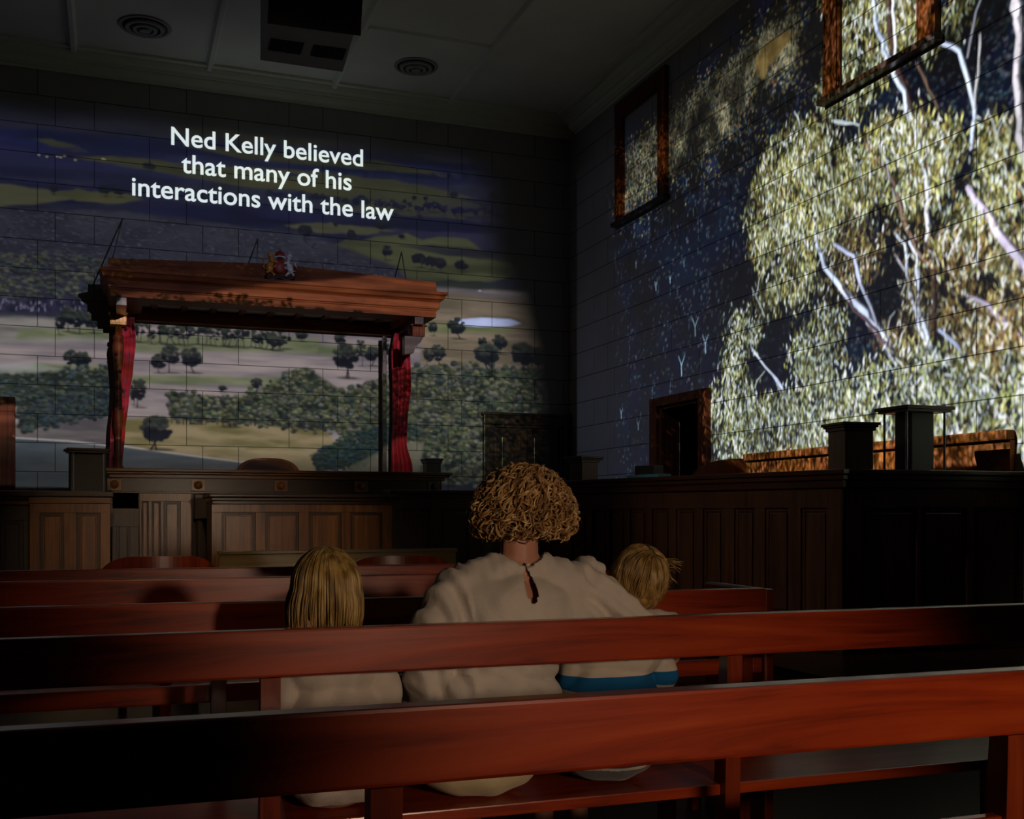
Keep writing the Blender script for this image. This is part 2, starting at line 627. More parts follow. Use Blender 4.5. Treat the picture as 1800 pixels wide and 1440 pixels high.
# judge's bench
JY = 10.6
jb = thing('judge_bench', "long dark wooden judge's bench below the red curtained canopy", 'judge bench', (1.6, JY, 0))
def jx(px, py=850, y=JY): return P(px, py, y=y).x - 1.6
m = MB()
m.box(jx(192), jx(775), 0, .62, 1.03, 1.42, .004)
m.box(-1.6, 1.5, .03, .60, 0, 1.03, .004)
m.build('carcass', 'dark', jb)
m = MB()
m.box(-1.67, 1.66, -.10, .80, 1.545, 1.575, .006)
m.box(-1.66, 1.64, -.07, .78, 1.525, 1.545, .004)
m.box(-1.64, 1.60, -.03, .70, 1.49, 1.525, .004)
m.build('top', 'oakh', jb)
m = MB()
m.box(-1.62, 1.57, -.01, .66, 1.36, 1.49, .003)
m.box(-1.63, 1.58, -.03, .66, 1.345, 1.362, .003)
m.build('frieze', 'darkh', jb)
for px in (201, 348, 493, 634, 762):
    x = jx(px, 848)
    q = box('corner_block', 'oak', jb, x - .065, x + .065, -.03, -.008, 1.37, 1.48)
    MB().ell((x, -.035, 1.425), (.028, .018, .028)).ell((x, -.03, 1.425), (.042, .008, .042)).build('rosette', 'oak', q, smooth=True)
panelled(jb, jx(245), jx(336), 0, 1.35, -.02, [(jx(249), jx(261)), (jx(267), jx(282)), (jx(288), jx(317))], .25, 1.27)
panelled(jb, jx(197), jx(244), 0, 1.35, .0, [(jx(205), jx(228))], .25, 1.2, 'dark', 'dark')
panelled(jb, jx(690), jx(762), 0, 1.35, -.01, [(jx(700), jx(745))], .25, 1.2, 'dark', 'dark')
m = MB()
m.box(jx(340), jx(368), -.12, -.02, 1.1, 1.34, .01)
m.box(jx(345), jx(364), -.08, -.02, 0, 1.1, .01)
m.build('pilaster', 'dark', jb)

# judge's chair
t = thing('judge_chair', "rounded top of a wooden judge's chair behind the judge's bench", 'chair', (P(471, 820, y=11.95).x, 11.95, 0))
m = MB()
pts = []
for i in range(25):
    a = PI * i / 24
    xx = math.cos(a)
    pts.append((.36 * (abs(xx) ** .75) * (1 if xx >= 0 else -1), 1.50 + .265 * math.sin(a) ** .75))
pts += [(-.33, .95), (.33, .95)]
m.prism(pts, -.03, .02, 'XZ').build('backrest', 'frame', t)
m = MB(); m.prism([(x * .87, z * .97 + .035) for x, z in pts], -.04, -.03, 'XZ').build('back_pad', 'leather', t)
box('seat', 'leather', t, -.32, .32, -.50, -.045, .87, .96, bev=.02)
for x in (-.28, .28):
    for y in (-.45, -.07):
        MB().cyl(x, y, 0, .869, .022, .028).build('leg', 'dark', t)

# clerk's desk in front of it
cl = thing('clerk_desk', "four-panelled amber wooden clerk's desk in front of the judge's bench", 'desk', (1.54, 9.2, 0))
def cx(px, py=920): return P(px, py, y=9.2).x - 1.54
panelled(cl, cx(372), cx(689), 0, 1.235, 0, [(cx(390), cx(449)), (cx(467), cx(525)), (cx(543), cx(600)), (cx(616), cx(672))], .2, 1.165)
m = MB(); m.box(-.77, .76, .03, .6, 0, 1.235, .003).build('carcass', 'dark', cl)
m = MB()
m.box(-.80, .79, -.06, .66, 1.29, 1.32, .008)
m.box(-.785, .775, -.035, .63, 1.262, 1.29, .006)
m.box(-.775, .765, -.015, .6, 1.235, 1.262, .004)
m.build('top', 'darkh', cl)

# dock at the left
dk = thing('dock', 'two-panelled amber wooden dock at the left with a dark ledge', 'dock', (-.32, 9.2, 0))
def dx(px, py=920): return P(px, py, y=9.2).x + .32
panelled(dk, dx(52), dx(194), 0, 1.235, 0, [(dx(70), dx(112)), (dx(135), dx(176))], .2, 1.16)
m = MB(); m.box(-.295, .29, .03, .8, 0, 1.235, .003).build('carcass', 'dark', dk)
m = MB()
m.box(dx(50), dx(196), -.012, .03, 1.235, 1.285, .006)
m.build('rail', 'oakh', dk)
m = MB()
m.box(-.60, .32, .0, .85, 1.29, 1.335, .006)
m.build('ledge', 'darkh', dk)

# panelling left of the dock
ld = thing('side_partition', 'dark panelled partition at the far left beside the dock', 'partition', (-1.4, 9.35, 0))
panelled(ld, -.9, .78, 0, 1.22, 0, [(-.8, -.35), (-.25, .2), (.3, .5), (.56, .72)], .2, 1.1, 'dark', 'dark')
MB().box(-.9, .77, .04, .2, 0, 1.22, .003).build('carcass', 'dark', ld)
MB().box(-.92, .79, -.04, .13, 1.225, 1.265, .006).box(-.92, .79, -.06, .13, 1.265, 1.29, .006).build('rail', 'oakh', ld)
MB().box(-.95, .20, .135, .70, 1.31, 1.335, .006).build('ledge', 'darkh', ld)

# partition between clerk's desk and jury box
rp = thing('rear_partition', "dark panelled partition between the clerk's desk and the jury box", 'partition', (2.95, 9.4, 0))
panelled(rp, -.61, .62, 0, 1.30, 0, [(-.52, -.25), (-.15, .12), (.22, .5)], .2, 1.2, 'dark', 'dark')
MB().box(-.6, .6, .04, .2, 0, 1.30, .003).build('carcass', 'dark', rp)
MB().box(-.63, .68, -.04, .24, 1.335, 1.37, .006).box(-.62, .66, -.02, .22, 1.30, 1.335, .004).build('ledge', 'darkh', rp)


# capped wooden speaker post / four-pole stands
def cap_post(name, label, cx_, cy_, z0, w, h, rz, capw, group=None, mat='dark'):
    t = thing(name, label, 'speaker post', (cx_, cy_, z0), rz, group)
    box('body', mat, t, -w / 2, w / 2, -w / 2, w / 2, 0, h - .03, bev=.003)
    m = MB()
    m.box(-capw / 2, capw / 2, -capw / 2, capw / 2, h - .018, h, .004)
    m.box(-capw / 2 * .92, capw / 2 * .92, -capw / 2 * .92, capw / 2 * .92, h - .03, h - .018, .003)
    m.box(-w / 2 - .012, w / 2 + .012, -w / 2 - .012, w / 2 + .012, h - .05, h - .03, .003)
    m.build('cap', mat, t)
    return t


def pole_stand(label, cx_, cy_, z0, h, topw, topd, pw, pd, bw, bd, rz, group, bmat='black'):
    t = thing('pole_stand', label, 'speaker stand', (cx_, cy_, z0), rz, group)
    MB().box(-topw / 2, topw / 2, -topd / 2, topd / 2, h - .022, h, .004).box(-topw / 2 * .9, topw / 2 * .9, -topd / 2 * .9, topd / 2 * .9, h - .036, h - .022).build('top', 'dark', t)
    box('cabinet', bmat, t, -bw / 2, bw / 2, -bd / 2, bd / 2, .001, h - .037)
    for sx in (-1, 1):
        for sy in (-1, 1):
            MB().cyl(sx * pw / 2, sy * pd / 2, 0, h - .036, .0075, n=10).build('pole', 'tube', t)
    return t


cap_post('speaker_post', "small capped wooden post on the right end of the judge's bench", P(759, 820, y=10.95).x, 10.95, 1.5765, .155, .16, 0, .20, 'capped speaker posts')
pole_stand('dark box under a flat top held by thin poles, on the left dock', P(153, 820, y=9.62).x, 9.62, 1.336, .36, .34, .28, .235, .19, .27, .16, R(8), 'box stands on thin poles')

# jury box: slanted long side and short front
J1 = Vector((3.996, 5.197)); J2 = Vector((3.157, 8.60))
ang = math.atan2(-(J1.y - J2.y), -(J1.x - J2.x))
jd = (J1 - J2); jl = jd.length
ja = math.atan2(jd.y, jd.x)
PLZ = .33
jury = thing('jury_box', 'long dark panelled jury box on a low platform at the right', 'jury box', (J2.x, J2.y, 0), ja)
inv = Matrix.Rotation(-ja, 3, 'Z')
def jl2(v):   # room -> jury frame
    q = inv @ Vector((v[0] - J2.x, v[1] - J2.y, v[2] if len(v) > 2 else 0))
    return q
# long side faces -y of the frame; u runs along it
def ju(px, py=900):   # px -> u on the long face
    l = (px - 900) / F_PX
    d = Vector((rx * l + fx, ry * l + fy))
    n = Vector((-jd.y, jd.x))
    s = n.dot(J2) / n.dot(d)
    return (d * s - J2).dot(jd.normalized())
pans = [(ju(a), ju(b)) for a, b in ((1004, 1030), (1041, 1066), (1071, 1098), (1107, 1134), (1146, 1176), (1188, 1221), (1235, 1269), (1290, 1326), (1344, 1387), (1407, 1455))]
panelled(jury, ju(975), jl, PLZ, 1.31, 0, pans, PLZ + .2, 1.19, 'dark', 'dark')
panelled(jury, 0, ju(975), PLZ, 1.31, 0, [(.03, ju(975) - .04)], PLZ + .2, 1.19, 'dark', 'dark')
m = MB()
m.box(-.03, jl + .05, -.05, .30, 1.386, 1.416, .006)
m.box(-.02, jl + .035, -.035, .06, 1.355, 1.386, .005)
m.box(-.01, jl + .02, -.02, .05, 1.31, 1.355, .004)
m.build('ledge', 'darkh', jury)
MB().box(0, jl - .02, .052, .10, PLZ, 1.385, .002).build('lining', 'dark', jury)
MB().box(-.02, jl + .03, -.03, -.001, PLZ, PLZ + .12, .005).build('plinth', 'dark', jury)
# short front, running from J1 to the side wall
K = Vector((WX - .004, 5.09))
kd = K - J1; kl = kd.length; ka = math.atan2(kd.y, kd.x)
jf = thing('jury_front', 'dark panelled short front of the jury box, running to the right wall', 'jury box front', (J1.x, J1.y, 0), ka)
def ku(px):
    l = (px - 900) / F_PX
    d = Vector((rx * l + fx, ry * l + fy)); n = Vector((-kd.y, kd.x)); s = n.dot(J1) / n.dot(d)
    return (d * s - J1).dot(kd.normalized())
panelled(jf, .03, kl, PLZ, 1.31, 0, [(ku(1515), ku(1612)), (ku(1620), ku(1700)), (ku(1712), ku(1792))], PLZ + .2, 1.19, 'dark', 'dark')
m = MB()
m.box(.02, kl - .001, -.05, .055, 1.386, 1.416, .006)
m.box(.03, kl, -.035, .06, 1.355, 1.386, .005)
m.box(.03, kl, -.02, .05, 1.31, 1.355, .004)
m.build('ledge', 'darkh', jf)
MB().box(.03, kl, -.03, -.001, PLZ, PLZ + .12, .005).build('plinth', 'dark', jf)
MW = (Matrix.Translation((J2.x, J2.y, 0)) @ Matrix.Rotation(ja, 4, 'Z')).inverted() @ Matrix.Translation((J1.x, J1.y, 0)) @ Matrix.Rotation(ka, 4, 'Z')
for ch in [o for o in COL.objects if o.parent == jf]:
    ch.parent = jury
    ch.matrix_local = MW
bpy.data.objects.remove(jf)
# platform with a step
m = MB()
m.prism([(3.40, 4.4), (WX - .002, 4.4), (WX - .002, 9.38), (2.80, 9.38), (2.92, 8.7), (3.40, 5.5)], 0, .31, 'XY')
m.build('jury_platform', 'dark')
pl = bpy.data.objects['jury_platform']
tag(pl, 'low dark wooden platform that carries the jury box', 'platform')
MB().prism([(3.37, 4.36), (WX - .002, 4.36), (WX - .002, 9.38), (2.77, 9.38), (2.89, 8.7), (3.37, 5.5)], .3105, .33, 'XY').build('nosing', 'darkh', pl)
st = box('step', 'dark', None, 3.10, 3.365, 4.3, 5.48, 0, .155, bev=.002)
tag(st, 'narrow dark step along the foot of the jury platform', 'step')
box('nosing', 'darkh', st, 3.07, 3.365, 4.28, 5.48, .1555, .175, bev=.004)

# jury bench against the side wall
jbn = thing('jury_bench', 'high-backed jury bench against the right wall, lit orange by the projection', 'bench', (WX, 6.0, 0))
YE = -.845
MB().box(-.045, -.002, YE, 2.11, PLZ, 1.615, .004).build('back_panel', 'canopy', jbn)
MB().box(-.075, -.002, YE, 2.13, 1.617, 1.68, .012).build('cap_rail', 'canopy', jbn)
box('seat', 'dark', jbn, -.50, -.046, -.45, 2.1, .74, .78)
# curved end
m = MB()
pts = [(-.046, PLZ), (-.60, PLZ), (-.62, .9), (-.60, 1.30)]
for i in range(9):
    a = PI / 2 * i / 8
    pts.append((-.06 - .54 * math.cos(a) ** .8, 1.40 + .24 * math.sin(a)))
pts.append((-.046, 1.64))
m.prism(pts, 2.11, 2.16, 'XZ').build('bench_end', 'frame', jbn)

def AD(px, D):
    l = (px - 900) / F_PX
    return (rx * l + fx) * D, (ry * l + fy) * D
q_ = AD(1495, 6.50)
cap_post('speaker_post', 'wide capped dark wooden post at the corner of the jury box', q_[0], q_[1], 1.4165, .19, .288, R(-6) + ja - ja, .255, 'capped speaker posts')
cap_post('speaker_post', 'narrow capped wooden post on the far end of the jury box ledge', AD(1026, 8.45)[0], AD(1026, 8.45)[1], 1.4165, .16, .19, ja + PI / 2, .23, 'capped speaker posts')
pole_stand('tall dark box under a flat top held by thin poles, on the jury box ledge', AD(1607, 6.66)[0], AD(1607, 6.66)[1], 1.4165, .40, .37, .30, .29, .20, .17, .15, R(0), 'box stands on thin poles')
tr = thing('document_tray', 'small flat tray with a blue lit edge in its colour on the jury box ledge', 'tray', (AD(1140, 7.72)[0], AD(1140, 7.72)[1], 1.4165), ja)
box('tray', 'bluetray', tr, -.17, .17, -.06, .06, .0, .02)
box('box_file', 'black', tr, -.10, .10, -.045, .05, .021, .085)

# canopy over the judge
cn = thing('judge_canopy', "carved wooden canopy with a low gable over the judge's bench", 'canopy', (1.6, 11.0, 0))
m = MB()
prof = [(.40, 3.27), (.10, 3.27), (.10, 3.335), (.088, 3.345), (.088, 3.352), (.07, 3.36), (.07, 3.425), (.055, 3.44), (.03, 3.455), (.015, 3.49), (0, 3.50), (0, 3.53), (.40, 3.53)]
# front and the two returns as one mitred run
X0c, X1c, YB = -1.73, 1.76, 1.115
def ring(d, z): return [(X0c + d, YB, z), (X0c + d, d, z), (X1c - d, d, z), (X1c - d, YB, z)]
rr = [[m.bm.verts.new(p) for p in ring(d, z)] for d, z in prof]
for i in range(len(rr)):
    A, B = rr[i], rr[(i + 1) % len(rr)]
    for k in range(3):
        m.bm.faces.new((A[k], A[k + 1], B[k + 1], B[k]))
m.bm.faces.new([r[0] for r in rr]); m.bm.faces.new([r[3] for r in rr])
m.build('cornice', 'canopy', cn)
MB().box(-1.60, 1.62, .2, 1.115, 3.50, 3.528).build('roof', 'dark', cn)
m = MB()
m.prism([(-1.655, 3.531), (-1.65, 3.625), (-.02, 3.70), (1.64, 3.64), (1.655, 3.531)], .05, .10, 'XZ')
m.build('pediment', 'canopy', cn)
m = MB()   # sloping soffit with cross battens
m.prism([(.12, 3.345), (1.10, 3.345), (1.10, 3.375), (.12, 3.375)], -1.60, 1.63, 'YZ')
m.build('soffit', 'soffit', cn)
for i in range(9):
    x = -1.2 + i * .3
    MB().prism([(.13, 3.318), (.99, 3.318), (.99, 3.344), (.13, 3.344)], x - .03, x + .03, 'YZ').build('batten', 'frame', cn)
MB().box(-1.38, 1.42, 1.0, 1.115, 3.205, 3.325, .006).build('back_beam', 'canopy', cn)
for x in (-1.53, 1.48):
    MB().box(x - .05, x + .05, .13, .99, 3.19, 3.31, .005).build('side_beam', 'dark', cn)
# turned column at the left
x = P(208, 700, y=11.8).x - 1.6
q = MB()
q.lathe([(.062, .0), (.062, 1.62), (.04, 1.66), (.045, 1.75), (.03, 1.80), (.032, 1.95), (.05, 2.1), (.042, 2.2), (.03, 2.5), (.035, 2.62), (.05, 2.78), (.058, 2.88), (.05, 2.94), (.04, 2.95), (.056, 2.965), (.05, 3.0), (.035, 3.005), (.035, 3.12)], (x, .8))
col = q.build('column', 'frame', cn, smooth=True)
m = MB()
m.box(x - .08, x + .08, .72, .88, 3.10, 3.22, .004).box(x - .095, x + .095, .705, .895, 3.22, 3.24)
for i in range(4):
    m.box(x - .068 + i * .037, x - .044 + i * .037, .71, .721, 3.115, 3.21, .002)
m.build('capital', 'gold', col)
# bracket at the right
x = P(733, 590, y=11.3).x - 1.6
m = MB()
m.box(x - .07, x + .07, .225, .375, 3.08, 3.19, .004).box(x - .09, x + .09, .21, .39, 3.19, 3.205)
for i in range(4):
    m.box(x - .062 + i * .034, x - .04 + i * .034, .215, .226, 3.09, 3.18, .002)
br = m.build('capital', 'frame', cn)
m = MB(); m.prism([(x - .15, 3.078), (x + .06, 3.078), (x + .03, 3.02), (x - .03, 2.97), (x - .05, 2.90), (x - .15, 2.88)], .25, .36, 'XZ').build('console', 'dark', br)
MB().box(1.255, 1.30, .86, .90, 1.577, 3.17, .004).build('post', 'dark', cn)
for a, b in (((215, 385), (197, 450)), ((453, 420), (452, 461)), ((706, 443), (714, 488))):
    A = P(*a, y=WY - .004); B = P(*b, y=11.08)
    o = Vector((1.6, 11.0, 0))
    MB().tube([A - o, B - o - Vector((0, 0, .05))], .007, 8).build('tie_rod', 'metal', cn)


def curtain(label, edges, y):
    t = MB()
    n = 30
    secs = []
    for pyy, a, b in edges:
        A = P(a, pyy, y=y); B = P(b, pyy, y=y)
        secs.append((A.z, A.x, B.x))
    zs_ = [s[0] for s in secs]
    rows = []
    K = 50
    for k in range(K + 1):
        z = zs_[0] + (zs_[-1] - zs_[0]) * k / K
        for i in range(len(secs) - 1):
            if secs[i][0] >= z - 1e-6 >= secs[i + 1][0] - 2e-6:
                f = (secs[i][0] - z) / (secs[i][0] - secs[i + 1][0]); f = f * f * (3 - 2 * f) * .6 + f * .4
                x0 = secs[i][1] + (secs[i + 1][1] - secs[i][1]) * f
                x1 = secs[i][2] + (secs[i + 1][2] - secs[i][2]) * f
        rows.append((z, x0, x1))
    base = Vector((rows[0][1], y, 0))
    V = []
    for z, x0, x1 in rows:
        r = []
        for i in range(n):
            u = i / (n - 1)
            r.append(t.bm.verts.new((x0 + (x1 - x0) * u, y - .05 - .022 * math.sin(u * 26 + z * .8) - .012 * math.sin(u * 11 + z * 2), z)))
        for i in range(n):
            u = 1 - i / (n - 1)
            r.append(t.bm.verts.new((x0 + (x1 - x0) * u, y + .03 - .022 * math.sin(u * 26 + z * .8), z)))
        V.append(r)
    for A, B in zip(V, V[1:]):
        for i in range(2 * n):
            j = (i + 1) % (2 * n)
            t.bm.faces.new((A[i], A[j], B[j], B[i]))
    t.bm.faces.new(V[0]); t.bm.faces.new(V[-1][::-1])
    o = t.build('curtain', 'curtain', None, smooth=True)
    return tag(o, label, 'curtain', 'red curtains under the canopy')


curtain('crimson velvet curtain hanging at the left side of the canopy', [(556, 216, 236), (600, 208, 239), (650, 206, 234), (700, 200, 227), (760, 194, 220), (819, 192, 215), (880, 191, 216)], 11.93)
curtain('crimson velvet curtain hanging at the right side of the canopy', [(578, 694, 716), (620, 688, 720), (680, 690, 721), (740, 690, 714), (780, 688, 712), (821, 688, 722), (880, 687, 723)], 11.93)

# carved coat of arms standing on the canopy
ca = thing('coat_of_arms', 'small painted coat of arms, gold lion and white unicorn, on the canopy', 'coat of arms', (P(492, 470, y=11.03).x, 11.03, 3.53))
MB().ell((0, 0, .14), (.05, .03, .065), n=3).ell((0, -.012, .14), (.062, .022, .078), n=3).build('shield', 'crestred', ca, smooth=True)
MB().ell((.0, -.005, .255), (.052, .035, .045)).ell((0, -.005, .30), (.01, .01, .014)).build('crown', 'crestred', ca, smooth=True)
MB().tube([(-.055 + .011 * i, -.035, .225 + .012 * math.sin(PI * i / 10)) for i in range(11)], .007).build('crown_band', 'crestwhite', ca, smooth=True)
m = MB()   # lion
m.ell((-.10, 0, .13), (.038, .025, .065), Euler((0, .25, 0)))
m.ell((-.085, -.005, .20), (.03, .022, .035)).ell((-.095, -.01, .245), (.03, .028, .032)).ell((-.112, -.02, .24), (.014, .012, .012))
m.tube([(-.08, -.01, .17), (-.05, -.02, .185), (-.03, -.03, .17)], .011).tube([(-.085, -.01, .14), (-.055, -.02, .13), (-.04, -.03, .145)], .010)
m.tube([(-.10, 0, .09), (-.13, -.01, .07), (-.12, -.01, .03)], [.018, .014, .01]).tube([(-.09, 0, .08), (-.06, -.01, .05), (-.07, -.01, .02)], [.016, .012, .009])
m.tube([(-.13, 0, .10), (-.165, 0, .12), (-.155, 0, .17), (-.17, 0, .21)], [.007, .007, .007, .013])
m.build('lion', 'gold', ca, smooth=True)
m = MB()   # unicorn
m.ell((.10, 0, .13), (.034, .024, .062), Euler((0, -.3, 0)))
m.tube([(.085, 0, .17), (.08, -.005, .21), (.10, -.01, .245)], [.028, .02, .018]).ell((.10, -.015, .25), (.024, .018, .02)).tube([(.085, -.02, .245), (.065, -.025, .232)], [.013, .008])
m.tube([(.105, -.01, .265), (.085, -.015, .31)], [.006, .001])
m.tube([(.085, -.01, .16), (.055, -.02, .18), (.04, -.03, .165)], .009).tube([(.09, -.01, .13), (.055, -.02, .12), (.045, -.03, .135)], .009)
m.tube([(.10, 0, .09), (.135, -.01, .065), (.12, -.01, .02)], [.017, .012, .008]).tube([(.09, 0, .08), (.06, -.01, .05), (.07, -.01, .015)], [.015, .01, .008])
m.tube([(.125, 0, .10), (.16, 0, .10), (.165, 0, .15), (.15, 0, .19)], .006)
m.build('unicorn', 'crestwhite', ca, smooth=True)
MB().tube([(-.15 + .02 * i, -.012, .018 + .012 * math.cos(i * .9)) for i in range(16)], .018).build('scroll', 'crestdark', ca, smooth=True)

# counsel's table and two chairs beyond the benches
tb = thing('bar_table', 'long pale wooden table beyond the benches with a raised olive back board', 'table', (.4, 7.3, 0))
box('tabletop', 'olive', tb, -2.2, 1.9, -.35, .35, .755, .785, bev=.006)
for sx in (-2.1, 0, 1.8):
    for sy in (-.28, .28):
        MB().box(sx - .03, sx + .03, sy - .03, sy + .03, 0, .754, .004).build('leg', 'darkh', tb)
box('apron', 'darkh', tb, -2.1, 1.8, -.3, -.27, .66, .754)
a0 = P(385, 980, y=7.6).x - .4; a1 = P(800, 980, y=7.6).x - .4
box('back_board', 'olive', tb, a0, a1, .28, .31, .7855, .875)
box('back_board_cap', 'olive', tb, a0 - .01, a1 + .01, .26, .33, .8755, .897)


def crest_chair(label, pxa, pxb, y, ztop):
    xa, xb = P(pxa, 985, y=y).x, P(pxb, 985, y=y).x
    w_ = xb - xa
    t = thing('counsel_chair', label, 'chair', ((xa + xb) / 2, y, 0), 0, "round-backed chairs at the counsel's table")
    n = 28
    m = MB()
    # bowed backrest with rounded shoulders
    front, back = [], []
    for i in range(n + 1):
        u = -1 + 2 * i / n
        top = ztop - .075 * abs(u) ** 5
        yy = .10 * abs(u) ** 2
        xx = u * w_ / 2
        front.append((xx, yy, top)); back.append((xx, yy + .035, top))
    lo = ztop - .20
    A = [m.bm.verts.new(p) for p in front]; B = [m.bm.verts.new(p) for p in back]
    C = [m.bm.verts.new((p[0], p[1], lo + .03 * abs(-1 + 2 * i / n) ** 4)) for i, p in enumerate(front)]
    D = [m.bm.verts.new((p[0], p[1], lo + .03 * abs(-1 + 2 * i / n) ** 4)) for i, p in enumerate(back)]
    for i in range(n):
        for q, r_ in ((A, B), (B, D), (D, C), (C, A)):
            m.bm.faces.new((q[i], q[i + 1], r_[i + 1], r_[i]))
    for i in (0, n):
        m.bm.faces.new((A[i], B[i], D[i], C[i]))
    m.build('backrest', 'benchv', t, smooth=False)
    box('seat', 'leather', t, -.23, .23, .08, .50, .42, .47, bev=.02)
    for sx in (-1, 1):
        MB().tube([(sx * .2, .12, 0), (sx * .2, .10, .42)], .02).build('leg', 'benchv', t)
        MB().tube([(sx * .2, .46, 0), (sx * .2, .46, .42)], .02).build('leg', 'benchv', t)
        MB().tube([(sx * .2, .10, .45), (sx * .21, .05, lo + .02)], .015).build('stile', 'benchv', t)
    return t


crest_chair("red-brown round-backed chair at the left of the counsel's table", 178, 382, 6.45, .912)
crest_chair("red-brown round-backed chair at the right of the counsel's table", 618, 800, 6.45, .895)


# public benches
BRZ = R(-1.6)
def bench(label, x0, x1, y, posts, rail=(.78, .89), mid=(.585, .64), seat=True, foot=True, mat='bench', endcap=None):
    t = thing('public_bench', label, 'bench', (0, y, 0), BRZ, 'rows of mahogany public benches')
    box('top_rail', mat, t, x0, x1, -.044, .0, rail[0], rail[1], bev=.006)
    e = [x0 + .01] + [v for p in sorted(posts) for v in (p - .0232, p + .0232)] + [x1 - .01]
    m = MB()
    for a, b in zip(e[0::2], e[1::2]):
        m.box(a, b, -.032, -.006, mid[0], mid[1], .005)
    m.build('lower_rail', mat, t)
    m = MB()
    m.box(x0, x1, .0315, .42, .40, .43, .004)
    for a, b in zip(e[0::2], e[1::2]):
        m.box(a, b, -.008, .04, .40, .43, .004)
    m.build('seat', mat, t)
    box('seat_rail', mat, t, x0 + .02, x1 - .02, .38, .40, .33, .3995, bev=.003)
    for x in posts:
        MB().prism([(-.043, rail[0] - .0005), (.0, rail[0] - .0005), (.0305, .42), (.045, 0), (-.02, 0), (-.032, .42)], x - .0225, x + .0225, 'YZ').build('back_post', 'benchv', t)
        MB().prism([(.335, 0), (.375, 0), (.378, .399), (.33, .399)], x - .02, x + .02, 'YZ').build('leg', 'benchv', t)
        MB().box(x - .015, x + .015, .04, .335, .12, .16, .003).build('stretcher', 'benchv', t)
    return t


def by(px, py):
    p = P(px, py, z=.89)
    return p
bA = bench('nearest public bench, red mahogany rail across the whole foreground', -1.6, 2.9, 1.498, (-1.2, .355, 1.455, 2.55))
bB = bench('second public bench from the front of the picture, where the family sits', -1.7, 3.35, 2.553, (-1.2, .34, 1.555, 2.77))
bC = bench('third public bench, just beyond the seated family, ending beside the jury box', -1.8, 2.205, 3.395, (-1.2, .30, 1.2, 2.13))
bD = bench('fourth public bench, amber-lit rail behind the blonde child', -1.9, 2.20, 4.655, (-1.3, .2, 1.2, 2.1), rail=(.76, .89))
bE = bench("farthest public bench, in front of the counsel's table", -2.0, 2.42, 5.52, (-1.3, .2, 1.2, 2.3))
# end cap of the third bench
box('bench_end', 'benchv', bC, 2.206, 2.245, -.03, .41, .0, .885, bev=.008)
pl_ = P(500, 1009, y=5.46)
lb = box('name_plate', 'paper', None, pl_.x - .028, pl_.x + .028, -.004, .0, -.008, .008, bev=0)
lb.location = (0, 5.52 - .0205 - pl_.x * .028, .858)
tag(lb, 'tiny white card label on the farthest public bench', 'label')
# ------------------------------------------------------------------ people
def skin_blob(shapes, voxel, smooth=4, tf=None):
    """union of ellipsoids ('e', centre, radii[, euler]) and tapering limbs ('c', points, radii) as one closed surface"""
    m = MB()
    for s in shapes:
        if s[0] == 'e':
            m.ell(s[1], s[2], s[3] if len(s) > 3 else None, 3)
        else:
            pts = [Vector(p) for p in s[1]]; rad = s[2]
            for i in range(len(pts) - 1):
                d = (pts[i + 1] - pts[i]).length
                n = max(2, int(d / (min(rad[i], rad[i + 1]) * .35)))
                for k in range(n + (1 if i == len(pts) - 2 else 0)):
                    f = k / n
                    r = rad[i] + (rad[i + 1] - rad[i]) * f
                    m.ell(pts[i].lerp(pts[i + 1], f), (r, r, r), None, 2)
    me = bpy.data.meshes.new('t'); m.bm.to_mesh(me); m.bm.free()
    o = bpy.data.objects.new('t', me); COL.objects.link(o)
    r = o.modifiers.new('r', 'REMESH'); r.mode = 'VOXEL'; r.voxel_size = voxel; r.use_smooth_shade = True
    s = o.modifiers.new('s', 'SMOOTH'); s.factor = .5; s.iterations = smooth
    dg = bpy.context.evaluated_depsgraph_get()
    out = bpy.data.meshes.new_from_object(o.evaluated_get(dg))
    bpy.data.objects.remove(o); bpy.data.meshes.remove(me)
    return out


def carve(me, keep):
    """drop the faces whose centre fails keep(co, normal)"""
    bm = bmesh.new(); bm.from_mesh(me)
    bad = [f for f in bm.faces if not keep(f.calc_center_median(), f.normal)]
    bmesh.ops.delete(bm, geom=bad, context='FACES')
    bm.to_mesh(me); bm.free()
    return me


def cut(me, z, y1=None):
    """clean horizontal hem"""
    bm = bmesh.new(); bm.from_mesh(me)
    bmesh.ops.bisect_plane(bm, geom=bm.verts[:] + bm.edges[:] + bm.faces[:], plane_co=(0, 0, z), plane_no=(0, 0, 1))
    bad = [f for f in bm.faces if f.calc_center_median().z < z and (y1 is None or f.calc_center_median().y < y1)]
    bmesh.ops.delete(bm, geom=bad, context='FACES')
    bm.to_mesh(me); bm.free()
    return me


def folds(me, fn):
    me.update()
    n = [v.normal.copy() for v in me.vertices]
    for v, nn in zip(me.vertices, n):
        v.co += nn * fn(v.co, nn)
    return me


def put(me, name, mat, par, base, label=None):
    me.transform(Matrix.Translation(-Vector(base)))
    for p in me.polygons:
        p.use_smooth = True
    me.name = name
    me.materials.clear()
    return link(name, me, mat, par, label)


